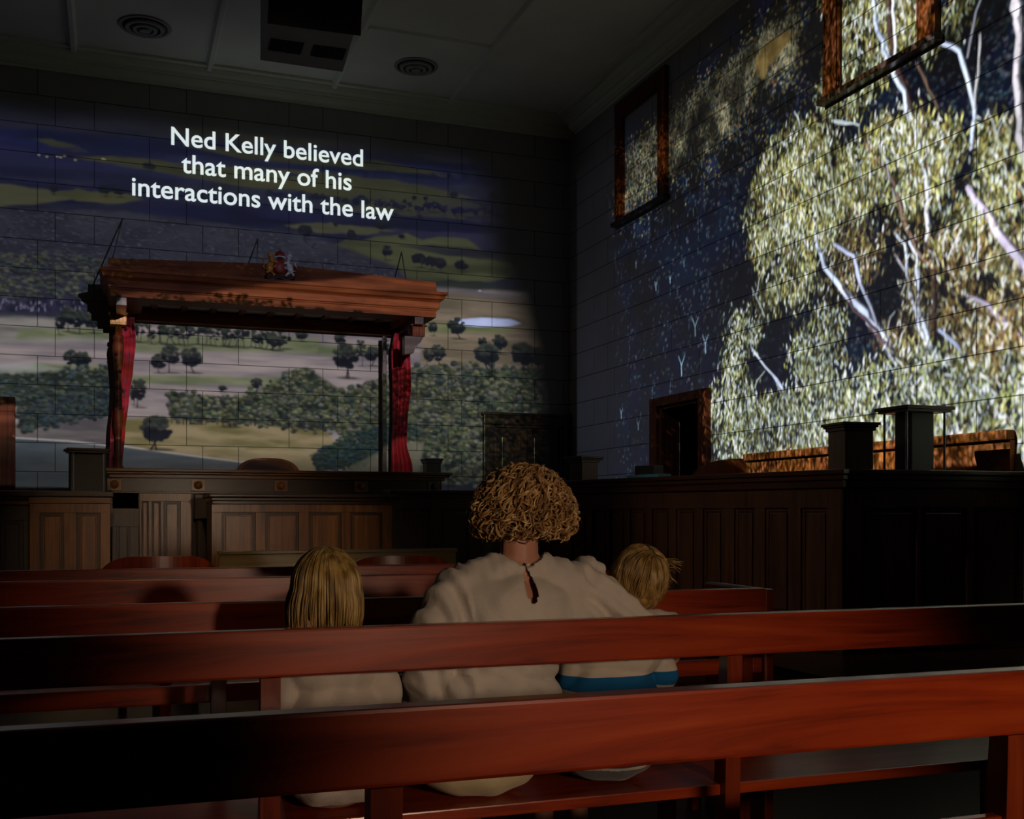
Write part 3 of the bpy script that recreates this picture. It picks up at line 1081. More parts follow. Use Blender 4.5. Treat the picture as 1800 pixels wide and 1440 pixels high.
def hand(shapes, wrist, fwd, up, side, s=1.0, curl=.5):
    """palm, four unequal bent fingers and a thumb leaving the side of the palm"""
    w = Vector(wrist); f = Vector(fwd).normalized(); u = Vector(up).normalized()
    r = f.cross(u).normalized() * side
    shapes.append(('c', [w, w + f * .03 * s], [.024 * s, .024 * s]))
    for k in (-1.1, -.35, .4, 1.1):
        shapes.append(('c', [w + f * .02 * s + r * k * .010 * s, w + f * .085 * s + r * k * .020 * s], [.015 * s, .0125 * s]))
    for k, L in ((-1.15, .062), (-.4, .075), (.38, .08), (1.12, .07)):
        b = w + f * .088 * s + r * k * .020 * s
        p1 = b + (f * math.cos(curl * .5) - u * math.sin(curl * .5)) * L * .42 * s
        p2 = p1 + (f * math.cos(curl) - u * math.sin(curl)) * L * .32 * s
        p3 = p2 + (f * math.cos(curl * 1.6) - u * math.sin(curl * 1.6)) * L * .26 * s
        shapes.append(('c', [b, p1, p2, p3], [.0095 * s, .0088 * s, .008 * s, .007 * s]))
    b = w + f * .028 * s + r * .022 * s
    p1 = b + (f * .6 + r * .75 - u * .15).normalized() * .036 * s
    p2 = p1 + (f * .85 + r * .3 - u * .4).normalized() * .03 * s
    shapes.append(('c', [b, p1, p2], [.0125 * s, .0105 * s, .0085 * s]))


def head_shapes(c, k=1.0, child=False, rot=None):
    c = Vector(c)
    rm = rot.to_matrix() if rot else Matrix.Identity(3)
    def at(x, y, z): return c + rm @ Vector((x * k, y * k, z * k))
    e = rot or Euler((0, 0, 0))
    ch = .9 if child else 1
    S = [('e', at(0, -.012, .02), (.074 * k, .092 * k, .088 * k), e),
         ('e', at(0, .022, -.028), (.060 * k, .068 * k, .078 * k * ch), e),
         ('e', at(0, .066, -.076 * ch), (.024 * k, .018 * k, .016 * k), e),
         ('e', at(0, .083, -.022), (.011 * k, .016 * k, .020 * k), e),
         ('e', at(0, .098, -.030), (.011 * k, .011 * k, .009 * k), e),
         ('e', at(0, .080, -.052), (.022 * k, .009 * k, .006 * k), e),
         ('e', at(.030, .064, .012), (.022 * k, .012 * k, .007 * k), e),
         ('e', at(-.030, .064, .012), (.022 * k, .012 * k, .007 * k), e)]
    for s in (-1, 1):
        S.append(('e', at(s * .078, -.005, -.012), (.009 * k, .018 * k, .030 * k), e))
    return S


def eyes(par, c, k, base, rot=None):
    rm = rot.to_matrix() if rot else Matrix.Identity(3)
    for s in (-1, 1):
        p = Vector(c) + rm @ Vector((s * .030 * k, .072 * k, -.004 * k)) - Vector(base)
        MB().ell(p, (.0115 * k, .0115 * k, .0115 * k)).build('eye', 'eye', par, smooth=True)


def strands(name, mat, paths, rads, par, base, sides=5):
    """many fine locks as one hair mesh; paths (n, k, 3)"""
    V = []; Fc = []
    base = np.array(base)
    off = 0
    ang = np.arange(sides) * 2 * PI / sides
    for pts, r in zip(paths, rads):
        pts = np.asarray(pts)
        k = len(pts)
        d = np.gradient(pts, axis=0)
        d /= np.linalg.norm(d, axis=1)[:, None] + 1e-9
        ref = np.array([.31, .87, .22]); ref = ref / np.linalg.norm(ref)
        a = np.cross(d, ref); a /= np.linalg.norm(a, axis=1)[:, None] + 1e-9
        b = np.cross(d, a)
        t = np.linspace(0, 1, k)
        rr = r * (1 - .65 * t ** 4)
        ring = pts[:, None, :] + (a[:, None, :] * np.cos(ang)[None, :, None] + b[:, None, :] * np.sin(ang)[None, :, None]) * rr[:, None, None]
        V.append(ring.reshape(-1, 3) - base)
        i = np.arange(k - 1)[:, None] * sides; j = np.arange(sides)[None, :]; j2 = (j + 1) % sides
        q = np.stack([i + j, i + j2, i + sides + j2, i + sides + j], -1).reshape(-1, 4) + off
        Fc.append(q)
        off += k * sides
    V = np.concatenate(V); Fc = np.concatenate(Fc)
    me = bpy.data.meshes.new(name)
    me.vertices.add(len(V)); me.vertices.foreach_set('co', V.astype(np.float32).ravel())
    me.loops.add(len(Fc) * 4); me.loops.foreach_set('vertex_index', Fc.ravel().astype(np.int32))
    me.polygons.add(len(Fc)); me.polygons.foreach_set('loop_start', (np.arange(len(Fc)) * 4).astype(np.int32))
    me.polygons.foreach_set('use_smooth', np.ones(len(Fc), bool))
    me.update(calc_edges=True)
    return link(name, me, mat, par)


hr = np.random.default_rng(11)


def xy(px, y, py=1000):
    return P(px, py, y=y).x


# ---- the woman in the cream blouse, right arm round the boy
WB = (.95, 2.70, 0)
wm = thing('person', 'person with short curly hair in a cream blouse, seated between two small children', 'person', WB)
hc = (1.03, 2.705, 1.178)
S = head_shapes(hc, 1.0)
S += [('c', [(1.02, 2.69, .99), (1.025, 2.695, 1.12)], [.056, .052]),
      ('e', (.89, 2.655, .53), (.165, .125, .10)), ('e', (.92, 2.67, .68), (.13, .10, .14)), ('e', (.985, 2.675, .855), (.146, .098, .145)),
      ('e', (.99, 2.74, .84), (.125, .07, .08)),
      ('c', [(.875, 2.685, .965), (.97, 2.675, 1.0), (1.06, 2.675, 1.0), (1.16, 2.68, .965)], [.046, .047, .047, .046])]
S += [('c', [(.855, 2.685, .95), (.80, 2.665, .72), (.86, 2.86, .585)], [.044, .035, .026])]
hand(S, (.868, 2.875, .58), (.3, 1, -.1), (0, 0.1, 1), 1, .95, .7)
S += [('c', [(1.18, 2.68, .95), (1.33, 2.655, .868), (1.475, 2.675, .846)], [.042, .034, .025])]
hand(S, (1.485, 2.678, .842), (.45, .6, -.75), (.9, -.2, .5), -1, .95, .55)
for s, x0, x1 in ((-1, .82, .79), (1, .97, .99)):
    S += [('c', [(x0, 2.68, .525), (x1, 3.08, .53), (x1, 3.12, .49), (x1 - .01, 3.09, .30), (x1 - .01, 3.07, .10)], [.088, .064, .056, .052, .036]),
          ('c', [(x1 - .01, 3.06, .045), (x1 - .005, 3.19, .032)], [.034, .03])]
me = skin_blob(S, .0062, 3)
bd = put(me, 'body', 'skin', wm, WB)
eyes(wm, hc, 1.0, WB)
# blouse
T = [('e', (.89, 2.652, .56), (.178, .138, .10)), ('e', (.93, 2.658, .67), (.190, .122, .13)), ('e', (.95, 2.667, .78), (.176, .120, .13)),
     ('e', (.99, 2.672, .89), (.180, .120, .12)), ('e', (.99, 2.745, .84), (.145, .08, .10)),
     ('c', [(.865, 2.685, .955), (.965, 2.678, .996), (1.065, 2.678, .996), (1.175, 2.68, .955)], [.068, .062, .062, .068])]
sl_l = [('c', [(.845, 2.685, .945), (.805, 2.675, .86), (.775, 2.66, .73), (.80, 2.70, .665), (.85, 2.83, .60)], [.068, .078, .074, .06, .034])]
sl_r = [('c', [(1.19, 2.685, .95), (1.255, 2.665, .935), (1.32, 2.655, .872), (1.40, 2.665, .842), (1.475, 2.675, .848)], [.066, .062, .056, .046, .035]),
        ('e', (1.215, 2.70, .990), (.060, .055, .045)), ('e', (1.19, 2.662, .875), (.095, .06, .075))]
me = skin_blob(T + sl_l + sl_r, .0065, 3)


def fb(c, n):
    x, y, z = c
    d = .003 + .0022 * math.sin(x * 75 + 14 * math.sin(z * 9) + 3 * y)
    d += .0016 * math.sin(z * 46 + x * 34 + 4 * math.sin(x * 21))
    if z > .97:
        d += .0030 * math.sin(x * 230) * .6 * min(1, (z - .97) / .04)
    if x < .86:
        d += .0085 * math.sin(x * 120 + z * 22 + y * 40)
    if x > 1.19:
        d += .0060 * math.sin(x * 75 + z * 95 + y * 30)
    d += .004 * math.sin(z * 24 - x * 42) * max(0, min(1, (.90 - z) / .1))
    return d


folds(me, fb)


def kb(c, n):
    x, y, z = c
    if (x - 1.022) ** 2 + (y - 2.692) ** 2 < .074 ** 2 and z > 1.0:
        return False
    # keyhole at the nape
    t = (z - .925) / (1.022 - .925)
    if 0 < t < 1.1 and y < 2.69:
        wd = .0165 * (math.sin(PI * min(1, t) ** .75)) ** .8 if t < 1 else 0
        if abs(x - 1.012 - .004 * math.sin(t * 3)) < wd:
            return False
    return True


carve(me, kb)
cut(me, .545, 2.80)
bl = put(me, 'blouse', 'blouse', wm, WB)
so = bl.modifiers.new('cloth', 'SOLIDIFY'); so.thickness = .003; so.offset = -1
ring_ = [(1.022 + .073 * math.cos(a), 2.69 + .067 * math.sin(a), 1.028 + .014 * math.sin(a)) for a in [(-PI / 2 + .12) + (2 * PI - .24) * i / 40 for i in range(41)]]
mcol = MB().tube([Vector(p) - Vector(WB) for p in ring_], .0075, 8).build('collar', 'blouse', bl, smooth=True)
MB().ell(Vector((1.018, 2.615, 1.024)) - Vector(WB), (.006, .004, .006)).build('button', 'blouse2', bl, smooth=True)
# seams of the blouse: a band down the back and at the right armhole
# trousers
Q = [('e', (.89, 2.652, .525), (.186, .150, .098)), ('e', (.83, 2.70, .52), (.105, .13, .093)), ('e', (.96, 2.70, .52), (.105, .13, .093))]
for x0, x1 in ((.82, .79), (.97, .99)):
    Q += [('c', [(x0, 2.70, .53), (x1, 3.08, .535), (x1, 3.12, .49), (x1 - .01, 3.09, .28), (x1 - .01, 3.08, .16)], [.096, .076, .07, .072, .075])]
me = skin_blob(Q, .008, 4)
folds(me, lambda c, n: .002 * math.sin(c.x * 60 + c.z * 50) + .003 * math.sin(c.z * 30 + c.x * 15))
for v in me.vertices:
    v.co.z = max(v.co.z, .4305) if v.co.y < 3.0 else v.co.z
cut(me, .14)
put(me, 'trousers', 'trouser', wm, WB)
for x1 in (.78, .98):
    MB().ell(Vector((x1, 3.13, .035)) - Vector(WB), (.042, .115, .034), None, 3).ell(Vector((x1, 3.06, .06)) - Vector(WB), (.038, .05, .045)).build('shoe', 'shoe', wm, smooth=True)

# curls
paths = []; rads = []
ctr = np.array([1.035, 2.692, 1.165]); ax = np.array([.128, .118, .118])
for i in range(1350):
    az = hr.uniform(0, 2 * PI)
    front = math.sin(az)      # +1 towards the face
    shell = hr.uniform(.72, 1.04)
    th0 = hr.uniform(.02, .9)
    th1 = th0 + hr.uniform(.5, 1.5)
    lim = 2.25 if front < .35 else 1.05 if front > .75 else 1.6
    th1 = min(th1, lim)
    if hr.random() < .62:
        th0 = hr.uniform(.7, 1.9); th1 = min(th0 + hr.uniform(.35, .9), lim)
    if th1 - th0 < .2:
        continue
    k = 26
    t = np.linspace(0, 1, k)
    th = th0 + (th1 - th0) * t
    azz = az + .35 * np.sin(t * 3 + hr.uniform(0, 6)) * hr.uniform(0, 1)
    flare = 1 + .14 * np.clip(th - 1.0, 0, 1) - .30 * np.clip(th - 1.95, 0, 1)
    nx = np.sin(th) * np.cos(azz); ny = np.sin(th) * np.sin(azz); nz = np.cos(th)
    p = ctr + np.stack([nx * ax[0] * flare, ny * ax[1] * flare, nz * ax[2] * 1.02], -1) * shell
    n_ = np.stack([nx, ny, nz], -1)
    tt = np.gradient(p, axis=0); tt /= np.linalg.norm(tt, axis=1)[:, None]
    b_ = np.cross(tt, n_)
    turns = hr.uniform(1.4, 3.4); R0 = hr.uniform(.005, .0135); ph = hr.uniform(0, 6.28)
    an = ph + t * turns * 2 * PI
    p = p + n_ * (np.cos(an) * R0)[:, None] + b_ * (np.sin(an) * R0)[:, None]
    paths.append(p); rads.append(hr.uniform(.0018, .0037))
for i in range(170):      # flyaway frizz
    az = hr.uniform(0, 2 * PI); th0 = hr.uniform(.1, 2.0)
    if math.sin(az) > .5 and th0 > 1.1:
        continue
    t = np.linspace(0, 1, 14)
    th = th0 + t * hr.uniform(.1, .35)
    nx = np.sin(th) * np.cos(az + t * .3); ny = np.sin(th) * np.sin(az + t * .3); nz = np.cos(th)
    sc = 1.04 + .10 * t * hr.uniform(.2, 1.2) + .02 * np.sin(t * 9)
    fl = 1 + .14 * np.clip(th - 1.0, 0, 1)
    paths.append(ctr + np.stack([nx * ax[0] * fl, ny * ax[1] * fl, nz * ax[2]], -1) * sc[:, None]); rads.append(.0006)
h = strands('hair', 'curly', paths, rads, wm, WB, 5)
me = skin_blob([('e', (1.035, 2.684, 1.185), (.093, .090, .096)), ('e', (1.035, 2.66, 1.145), (.092, .060, .055))], .008, 3)
carve(me, lambda c, n: not (c.y > 2.73 and c.z < 1.23))
put(me, 'under_hair', 'curly', wm, WB)

# ---- the child with the straight blonde bob
GB = (.50, 2.70, 0)
gl = thing('person', 'small child with straight blonde bobbed hair in a white shirt, seated at the left', 'person', GB)
gc = (.502, 2.70, .972)
S = head_shapes(gc, .88, True)
S += [('c', [(.505, 2.69, .83), (.503, 2.695, .91)], [.036, .036]),
      ('e', (.515, 2.66, .50), (.115, .095, .075)), ('e', (.515, 2.665, .63), (.095, .075, .12)), ('e', (.51, 2.67, .76), (.10, .075, .09)),
      ('c', [(.42, 2.675, .81), (.60, 2.675, .81)], [.04, .04]),
      ('c', [(.41, 2.675, .80), (.395, 2.66, .67), (.45, 2.83, .56)], [.034, .027, .019]),
      ('c', [(.61, 2.675, .80), (.645, 2.65, .67), (.58, 2.82, .56)], [.034, .027, .019])]
hand(S, (.455, 2.845, .555), (.35, 1, 0), (0, 0, 1), 1, .62, .6)
hand(S, (.575, 2.835, .555), (-.35, 1, 0), (0, 0, 1), -1, .62, .6)
for x in (.465, .565):
    S += [('c', [(x, 2.68, .49), (x, 2.95, .49), (x, 2.98, .45), (x, 2.97, .25)], [.058, .044, .038, .028]), ('c', [(x, 2.965, .22), (x, 3.04, .20)], [.024, .02])]
me = skin_blob(S, .0062, 3)
put(me, 'body', 'skin', gl, GB); eyes(gl, gc, .88, GB)
T = [('e', (.515, 2.643, .53), (.138, .122, .10)), ('e', (.515, 2.658, .64), (.122, .098, .13)), ('e', (.512, 2.665, .77), (.118, .090, .08)),
     ('c', [(.43, 2.675, .805), (.59, 2.675, .805)], [.05, .05]),
     ('c', [(.405, 2.675, .79), (.385, 2.662, .70)], [.047, .043]),
     ('c', [(.615, 2.675, .79), (.648, 2.655, .695), (.652, 2.66, .675)], [.047, .044, .038])]
me = skin_blob(T, .0062, 3)
folds(me, lambda c, n: .004 * math.sin(c.x * 55 + c.z * 48 + 3 * math.sin(c.z * 22)) + .003 * math.sin(c.x * 90 - c.z * 30))
carve(me, lambda c, n: not ((c.x - .504) ** 2 + (c.y - 2.69) ** 2 < .05 ** 2 and c.z > .82))
cut(me, .452)
so = put(me, 'shirt', 'blouse2', gl, GB).modifiers.new('cloth', 'SOLIDIFY'); so.thickness = .003; so.offset = -1
Q = [('e', (.515, 2.655, .497), (.118, .10, .066))]
for x in (.465, .565):
    Q += [('c', [(x, 2.70, .495), (x, 2.90, .495)], [.064, .055])]
me = skin_blob(Q, .007, 3)
for v in me.vertices:
    v.co.z = max(v.co.z, .4305)
put(me, 'shorts', 'brownshorts', gl, GB)
for x in (.465, .565):
    MB().ell(Vector((x, 3.01, .195)) - Vector(GB), (.03, .07, .027), None, 3).build('shoe', 'shoe', gl, smooth=True)
paths = []; rads = []
ctr = np.array([.502, 2.692, .978]); ax = np.array([.083, .092, .092])
zb = .885
for i in range(2300):
    az = hr.uniform(0, 2 * PI)
    if math.sin(az) > .60:
        lim = -1
    else:
        lim = zb + hr.uniform(-.012, .022) + .004 * math.sin(az * 9)
    shell = hr.uniform(.95, 1.06)
    clump = round(az * 9) / 9 + .05 * math.sin(az * 31)
    k = 22
    t = np.linspace(0, 1, k)
    th_end = 1.62
    p = []
    total = 1.62
    fallz = ctr[2] + ax[2] * shell * math.cos(th_end)
    a_ = az
    pts = []
    th0 = hr.uniform(.02, .35) if hr.random() < .7 else hr.uniform(.3, 1.3)
    for tt in t:
        if tt < .55:
            th = th0 + (th_end - th0) * tt / .55
            if lim < 0 and th > .95:
                break
            aa = a_ + (clump - a_) * (tt / .55) * .2
            pts.append((ctr[0] + ax[0] * shell * math.sin(th) * math.cos(aa), ctr[1] + ax[1] * shell * math.sin(th) * math.sin(aa), ctr[2] + ax[2] * shell * math.cos(th)))
        else:
            f = (tt - .55) / .45
            aa = a_ + (clump - a_) * (.2 + .35 * f)
            fl = 1 + .10 * math.sin(f * 2.2) - .07 * f * f + (.13 * f if math.cos(az) < -.3 else 0)
            pts.append((ctr[0] + ax[0] * shell * fl * math.cos(aa), ctr[1] + ax[1] * shell * fl * math.sin(aa), fallz + (lim - fallz) * f))
    if len(pts) > 4:
        paths.append(np.array(pts)); rads.append(hr.uniform(.0011, .0021))
strands('hair', 'blonde', paths, rads, gl, GB, 4)
me = skin_blob([('e', (.502, 2.688, .985), (.078, .086, .084)), ('e', (.502, 2.668, .93), (.076, .060, .05))], .007, 3)
carve(me, lambda c, n: not (c.y > 2.73 and c.z < 1.03))
put(me, 'under_hair', 'blonde', gl, GB)

# ---- the child in the striped polo, leaning on her
BB = (1.34, 2.70, 0)
by_ = thing('person', 'small child with short sandy hair in a blue striped polo shirt, seated at the right', 'person', BB)
br_ = Euler((0, R(11), R(-8)))
bc = (1.38, 2.700, .962)
S = head_shapes(bc, .90, True, br_)
S += [('c', [(1.335, 2.70, .82), (1.372, 2.715, .90)], [.040, .038]),
      ('e', (1.27, 2.66, .505), (.125, .10, .075)), ('e', (1.285, 2.668, .63), (.105, .08, .12)), ('e', (1.31, 2.68, .76), (.115, .078, .09)),
      ('c', [(1.22, 2.69, .80), (1.41, 2.69, .80)], [.044, .042]),
      ('c', [(1.20, 2.69, .79), (1.175, 2.70, .66), (1.24, 2.86, .56)], [.037, .029, .021]),
      ('c', [(1.43, 2.69, .79), (1.465, 2.69, .65), (1.38, 2.85, .56)], [.037, .029, .021])]
hand(S, (1.243, 2.873, .555), (.35, 1, 0), (0, 0, 1), 1, .66, .6)
hand(S, (1.375, 2.863, .555), (-.35, 1, 0), (0, 0, 1), -1, .66, .6)
for x in (1.22, 1.335):
    S += [('c', [(x, 2.68, .495), (x, 2.98, .495), (x, 3.01, .45), (x, 3.0, .22)], [.062, .047, .040, .029]), ('c', [(x, 3.0, .19), (x, 3.08, .17)], [.025, .022])]
me = skin_blob(S, .0062, 3)
put(me, 'body', 'skin', by_, BB); eyes(by_, bc, .90, BB, br_)
T = [('e', (1.268, 2.646, .53), (.149, .126, .092)), ('e', (1.28, 2.662, .64), (.138, .102, .13)), ('e', (1.305, 2.675, .77), (.138, .094, .085)),
     ('c', [(1.225, 2.69, .80), (1.40, 2.69, .80)], [.054, .052]),
     ('c', [(1.20, 2.69, .78), (1.18, 2.69, .70)], [.052, .048]),
     ('c', [(1.43, 2.69, .78), (1.452, 2.69, .70)], [.052, .048])]
me = skin_blob(T, .0062, 3)
folds(me, lambda c, n: .0022 * math.sin(c.x * 45 + c.z * 40) + .002 * math.sin(c.x * 80 - c.z * 60))
carve(me, lambda c, n: not ((c.x - 1.335) ** 2 + (c.y - 2.70) ** 2 < .054 ** 2 and c.z > .82))
cut(me, .478)
so = put(me, 'polo_shirt', 'polo', by_, BB).modifiers.new('cloth', 'SOLIDIFY'); so.thickness = .003; so.offset = -1
ring_ = [(1.337 + .056 * math.cos(a), 2.70 + .052 * math.sin(a), .838 + .006 * math.cos(a)) for a in [2 * PI * i / 32 for i in range(33)]]
MB().tube([Vector(p) - Vector(BB) for p in ring_], .011, 8).build('collar', 'polo', by_, smooth=True)
Q = [('e', (1.268, 2.652, .507), (.134, .110, .078))]
for x in (1.22, 1.335):
    Q += [('c', [(x, 2.70, .50), (x, 2.94, .50)], [.070, .060])]
me = skin_blob(Q, .007, 3)
folds(me, lambda c, n: .002 * math.sin(c.x * 60 + c.z * 70))
for v in me.vertices:
    v.co.z = max(v.co.z, .4305)
put(me, 'shorts', 'shorts', by_, BB)
for x in (1.22, 1.335):
    MB().ell(Vector((x, 3.05, .165)) - Vector(BB), (.032, .075, .028), None, 3).build('shoe', 'shoe', by_, smooth=True)
paths = []; rads = []
rm = np.array(br_.to_matrix())
ax = np.array([.077, .092, .088]); ctr = np.array([0, -.010, .018])
whorl = 1.15   # the crown sits towards the back of the head
for i in range(2100):
    # root anywhere on the scalp, combed away from the whorl
    az = hr.uniform(0, 2 * PI); th0 = math.acos(hr.uniform(-.35, 1))
    n0 = np.array([math.sin(th0) * math.cos(az), math.sin(th0) * math.sin(az), math.cos(th0)])
    if n0[1] > .55 and n0[2] < .55:
        continue
    w0 = np.array([.12, -.62, .77]); w0 /= np.linalg.norm(w0)
    dirn = n0 - w0 * np.dot(n0, w0) / max(.3, np.linalg.norm(n0)) ; dirn /= np.linalg.norm(dirn) + 1e-6
    if n0[1] < .2:
        dirn = dirn * .45 + np.array([.1 * math.sin(az * 7), 0, -1]) * .75
    L = hr.uniform(.35, .75)
    pts = []; n1 = n0.copy()
    for q_ in range(12):
        lift = 1.015 + .02 * hr.random() * 0 + .055 * math.sin(PI * min(1, q_ / 14)) + .012 * math.sin(az * 13)
        pts.append(ctr + n1 * ax * lift)
        tdir = dirn - n1 * np.dot(dirn, n1); tdir /= np.linalg.norm(tdir) + 1e-6
        n1 = n1 + tdir * L / 12; n1 /= np.linalg.norm(n1)
        if n1[2] < -.80:
            break
    if len(pts) > 4:
        pp = np.array(pts) @ rm.T * 1.0 + np.array(bc)
        paths.append(pp); rads.append(hr.uniform(.0010, .0019))
for i in range(70):    # the tuft that sticks out on the right
    t = np.linspace(0, 1, 10)[:, None]
    a = np.array([.050 + hr.uniform(-.02, .012), -.03 + hr.uniform(-.03, .03), .062 + hr.uniform(-.02, .015)])
    d = np.array([.040 + hr.uniform(-.022, .014), hr.uniform(-.02, .01), .0 + hr.uniform(-.035, .03)])
    pp = (a + d * t + np.array([0, 0, -.014]) * t ** 2) @ rm.T + np.array(bc)
    paths.append(pp); rads.append(.0012)
strands('hair', 'boyhair', paths, rads, by_, BB, 4)
me = skin_blob([('e', (0, -.012, .022), (.0725, .088, .083)), ('e', (0, -.035, -.03), (.062, .056, .045))], .007, 3)
carve(me, lambda c, n: not (c.y > .035 and c.z < .055))
me.transform(Matrix.Translation(Vector(bc)) @ br_.to_matrix().to_4x4())
put(me, 'under_hair', 'boyhair', by_, BB)

# ------------------------------------------------------------------ projected pictures
# Each projector throws a picture that is painted here in wall metres and mapped from the light's own directions.
rng = np.random.default_rng(5)


def lin(c):
    c = np.asarray(c, float) / 255
    return np.where(c <= .04045, c / 12.92, ((c + .055) / 1.055) ** 2.4)


class Paint:
    """a canvas in wall coordinates: u (metres along), z (height)"""

    def __init__(s, u0, u1, z0, z1, res, tr):
        s.u0, s.u1, s.z0, s.z1, s.res = u0, u1, z0, z1, res
        s.w, s.h = int((u1 - u0) * res), int((z1 - z0) * res)
        s.a = np.zeros((s.h, s.w, 3), np.float32)
        s.tr = tr   # photo point -> (u, z)
        s.Y, s.X = np.mgrid[0:s.h, 0:s.w].astype(np.float32)

    def q(s, px, py):
        u, z = s.tr(px, py)
        return (u - s.u0) * s.res, (s.z1 - z) * s.res

    def noise(s, fx_, fy_, oct=4, seed=0):
        r = np.random.default_rng(seed)
        out = np.zeros((s.h, s.w), np.float32)
        amp = 1
        tot = 0
        for o in range(oct):
            gx, gy = max(2, int(s.w / s.res * fx_ * 2 ** o) + 2), max(2, int(s.h / s.res * fy_ * 2 ** o) + 2)
            g = r.random((gy + 1, gx + 1)).astype(np.float32)
            x = np.linspace(0, gx - 1.001, s.w); y = np.linspace(0, gy - 1.001, s.h)
            xi = x.astype(int); yi = y.astype(int)
            xf = (x - xi); yf = (y - yi)[:, None]
            xf = xf * xf * (3 - 2 * xf); yf = yf * yf * (3 - 2 * yf)
            A = g[yi][:, xi]; B = g[yi][:, xi + 1]; C = g[yi + 1][:, xi]; D = g[yi + 1][:, xi + 1]
            out += amp * ((A * (1 - xf) + B * xf) * (1 - yf) + (C * (1 - xf) + D * xf) * yf)
            tot += amp
            amp *= .55
        return out / tot

    def mask(s, poly, soft=4, wob=0, seed=1):
        """polygon in photo points -> soft mask"""
        pts = [s.q(*p) for p in poly]
        Y, X = s.Y, s.X
        if wob:
            n = s.noise(3, 4, 4, seed) - .5
            n2 = s.noise(3, 4, 4, seed + 50) - .5
            Y = Y + n * wob; X = X + n2 * wob
        ins = np.zeros(X.shape, bool)
        dm = np.full(X.shape, 1e9, np.float32)
        for (x0, y0), (x1, y1) in zip(pts, pts[1:] + pts[:1]):
            c = ((y0 > Y) != (y1 > Y)) & (X < (x1 - x0) * (Y - y0) / ((y1 - y0) or 1e-6) + x0)
            ins ^= c
            dx_, dy_ = x1 - x0, y1 - y0
            L = dx_ * dx_ + dy_ * dy_ + 1e-6
            t = np.clip(((X - x0) * dx_ + (Y - y0) * dy_) / L, 0, 1)
            dm = np.minimum(dm, (X - x0 - t * dx_) ** 2 + (Y - y0 - t * dy_) ** 2)
        d = np.sqrt(dm) * np.where(ins, 1, -1)
        return np.clip(d / soft * .5 + .5, 0, 1)

    def fill(s, poly, c0, c1=None, soft=4, wob=0, nz=(2, 8), seed=1, alpha=1):
        m = s.mask(poly, soft, wob, seed) * alpha
        c0 = lin(c0)
        if c1 is None:
            col = np.broadcast_to(c0, s.a.shape)
        else:
            n = s.noise(nz[0], nz[1], 5, seed + 9)
            n = np.clip((n - .32) / .36, 0, 1)[..., None]
            col = c0 * (1 - n) + lin(c1) * n
        s.a = s.a * (1 - m[..., None]) + col * m[..., None]

    def blob(s, x, y, rx_, ry_, top, bot, ang=0, alpha=1.0, hard=2.0):
        """soft tuft, lighter on top"""
        R_ = max(rx_, ry_) + 2
        x0, x1, y0, y1 = int(max(0, x - R_)), int(min(s.w, x + R_ + 1)), int(max(0, y - R_)), int(min(s.h, y + R_ + 1))
        if x1 <= x0 or y1 <= y0:
            return
        X = s.X[y0:y1, x0:x1] - x; Y = s.Y[y0:y1, x0:x1] - y
        if ang:
            c, s_ = math.cos(ang), math.sin(ang)
            X, Y = X * c + Y * s_, -X * s_ + Y * c
        d = np.sqrt((X / rx_) ** 2 + (Y / ry_) ** 2)
        m = np.clip((1 - d) * hard, 0, 1)[..., None] * alpha
        f = np.clip(.5 - (Y / ry_) * .6 + (X / rx_) * .15, 0, 1)[..., None]
        col = bot * (1 - f) + top * f
        t = s.a[y0:y1, x0:x1]
        t[...] = t * (1 - m) + col * m

    def stroke(s, x0, y0, x1, y1, w0, w1, col, alpha=1.0):
        R_ = max(w0, w1) + 1
        a, b = int(max(0, min(x0, x1) - R_)), int(min(s.w, max(x0, x1) + R_ + 1))
        c, d = int(max(0, min(y0, y1) - R_)), int(min(s.h, max(y0, y1) + R_ + 1))
        if b <= a or d <= c:
            return
        X = s.X[c:d, a:b]; Y = s.Y[c:d, a:b]
        dx_, dy_ = x1 - x0, y1 - y0
        t = np.clip(((X - x0) * dx_ + (Y - y0) * dy_) / (dx_ * dx_ + dy_ * dy_ + 1e-6), 0, 1)
        r = w0 + (w1 - w0) * t
        dd = np.sqrt((X - x0 - t * dx_) ** 2 + (Y - y0 - t * dy_) ** 2)
        m = np.clip(r - dd + .5, 0, 1)[..., None] * alpha
        q = s.a[c:d, a:b]
        q[...] = q * (1 - m) + col * m

    def leaf(s, x, y, L, W, ang, col):
        dx_, dy_ = math.cos(ang) * L / 2, math.sin(ang) * L / 2
        R_ = L / 2 + 2
        a, b, c, d = int(max(0, x - R_)), int(min(s.w, x + R_ + 1)), int(max(0, y - R_)), int(min(s.h, y + R_ + 1))
        if b <= a or d <= c:
            return
        X = s.X[c:d, a:b] - x; Y = s.Y[c:d, a:b] - y
        co, si = math.cos(ang), math.sin(ang)
        U = X * co + Y * si; V = -X * si + Y * co + (U / L) ** 2 * W * .8
        dd = np.abs(V) / W + (U / (L / 2)) ** 2
        m = np.clip((1 - dd) * 2.2, 0, 1)[..., None]
        q = s.a[c:d, a:b]
        q[...] = q * (1 - m) + col * m


def in_poly(poly, n):
    xs = [p[0] for p in poly]; ys = [p[1] for p in poly]
    out = []
    while len(out) < n:
        x = rng.uniform(min(xs), max(xs)); y = rng.uniform(min(ys), max(ys))
        ins = False
        for (a, b), (c, d) in zip(poly, poly[1:] + poly[:1]):
            if (b > y) != (d > y) and x < (c - a) * (y - b) / (d - b) + a:
                ins = not ins
        if ins:
            out.append((x, y))
    return out


def trF(px, py):
    p = P(px, py, y=WY); return p.x, p.z


def trR(px, py):
    p = P(px, py, x=WX); return -p.y, p.z


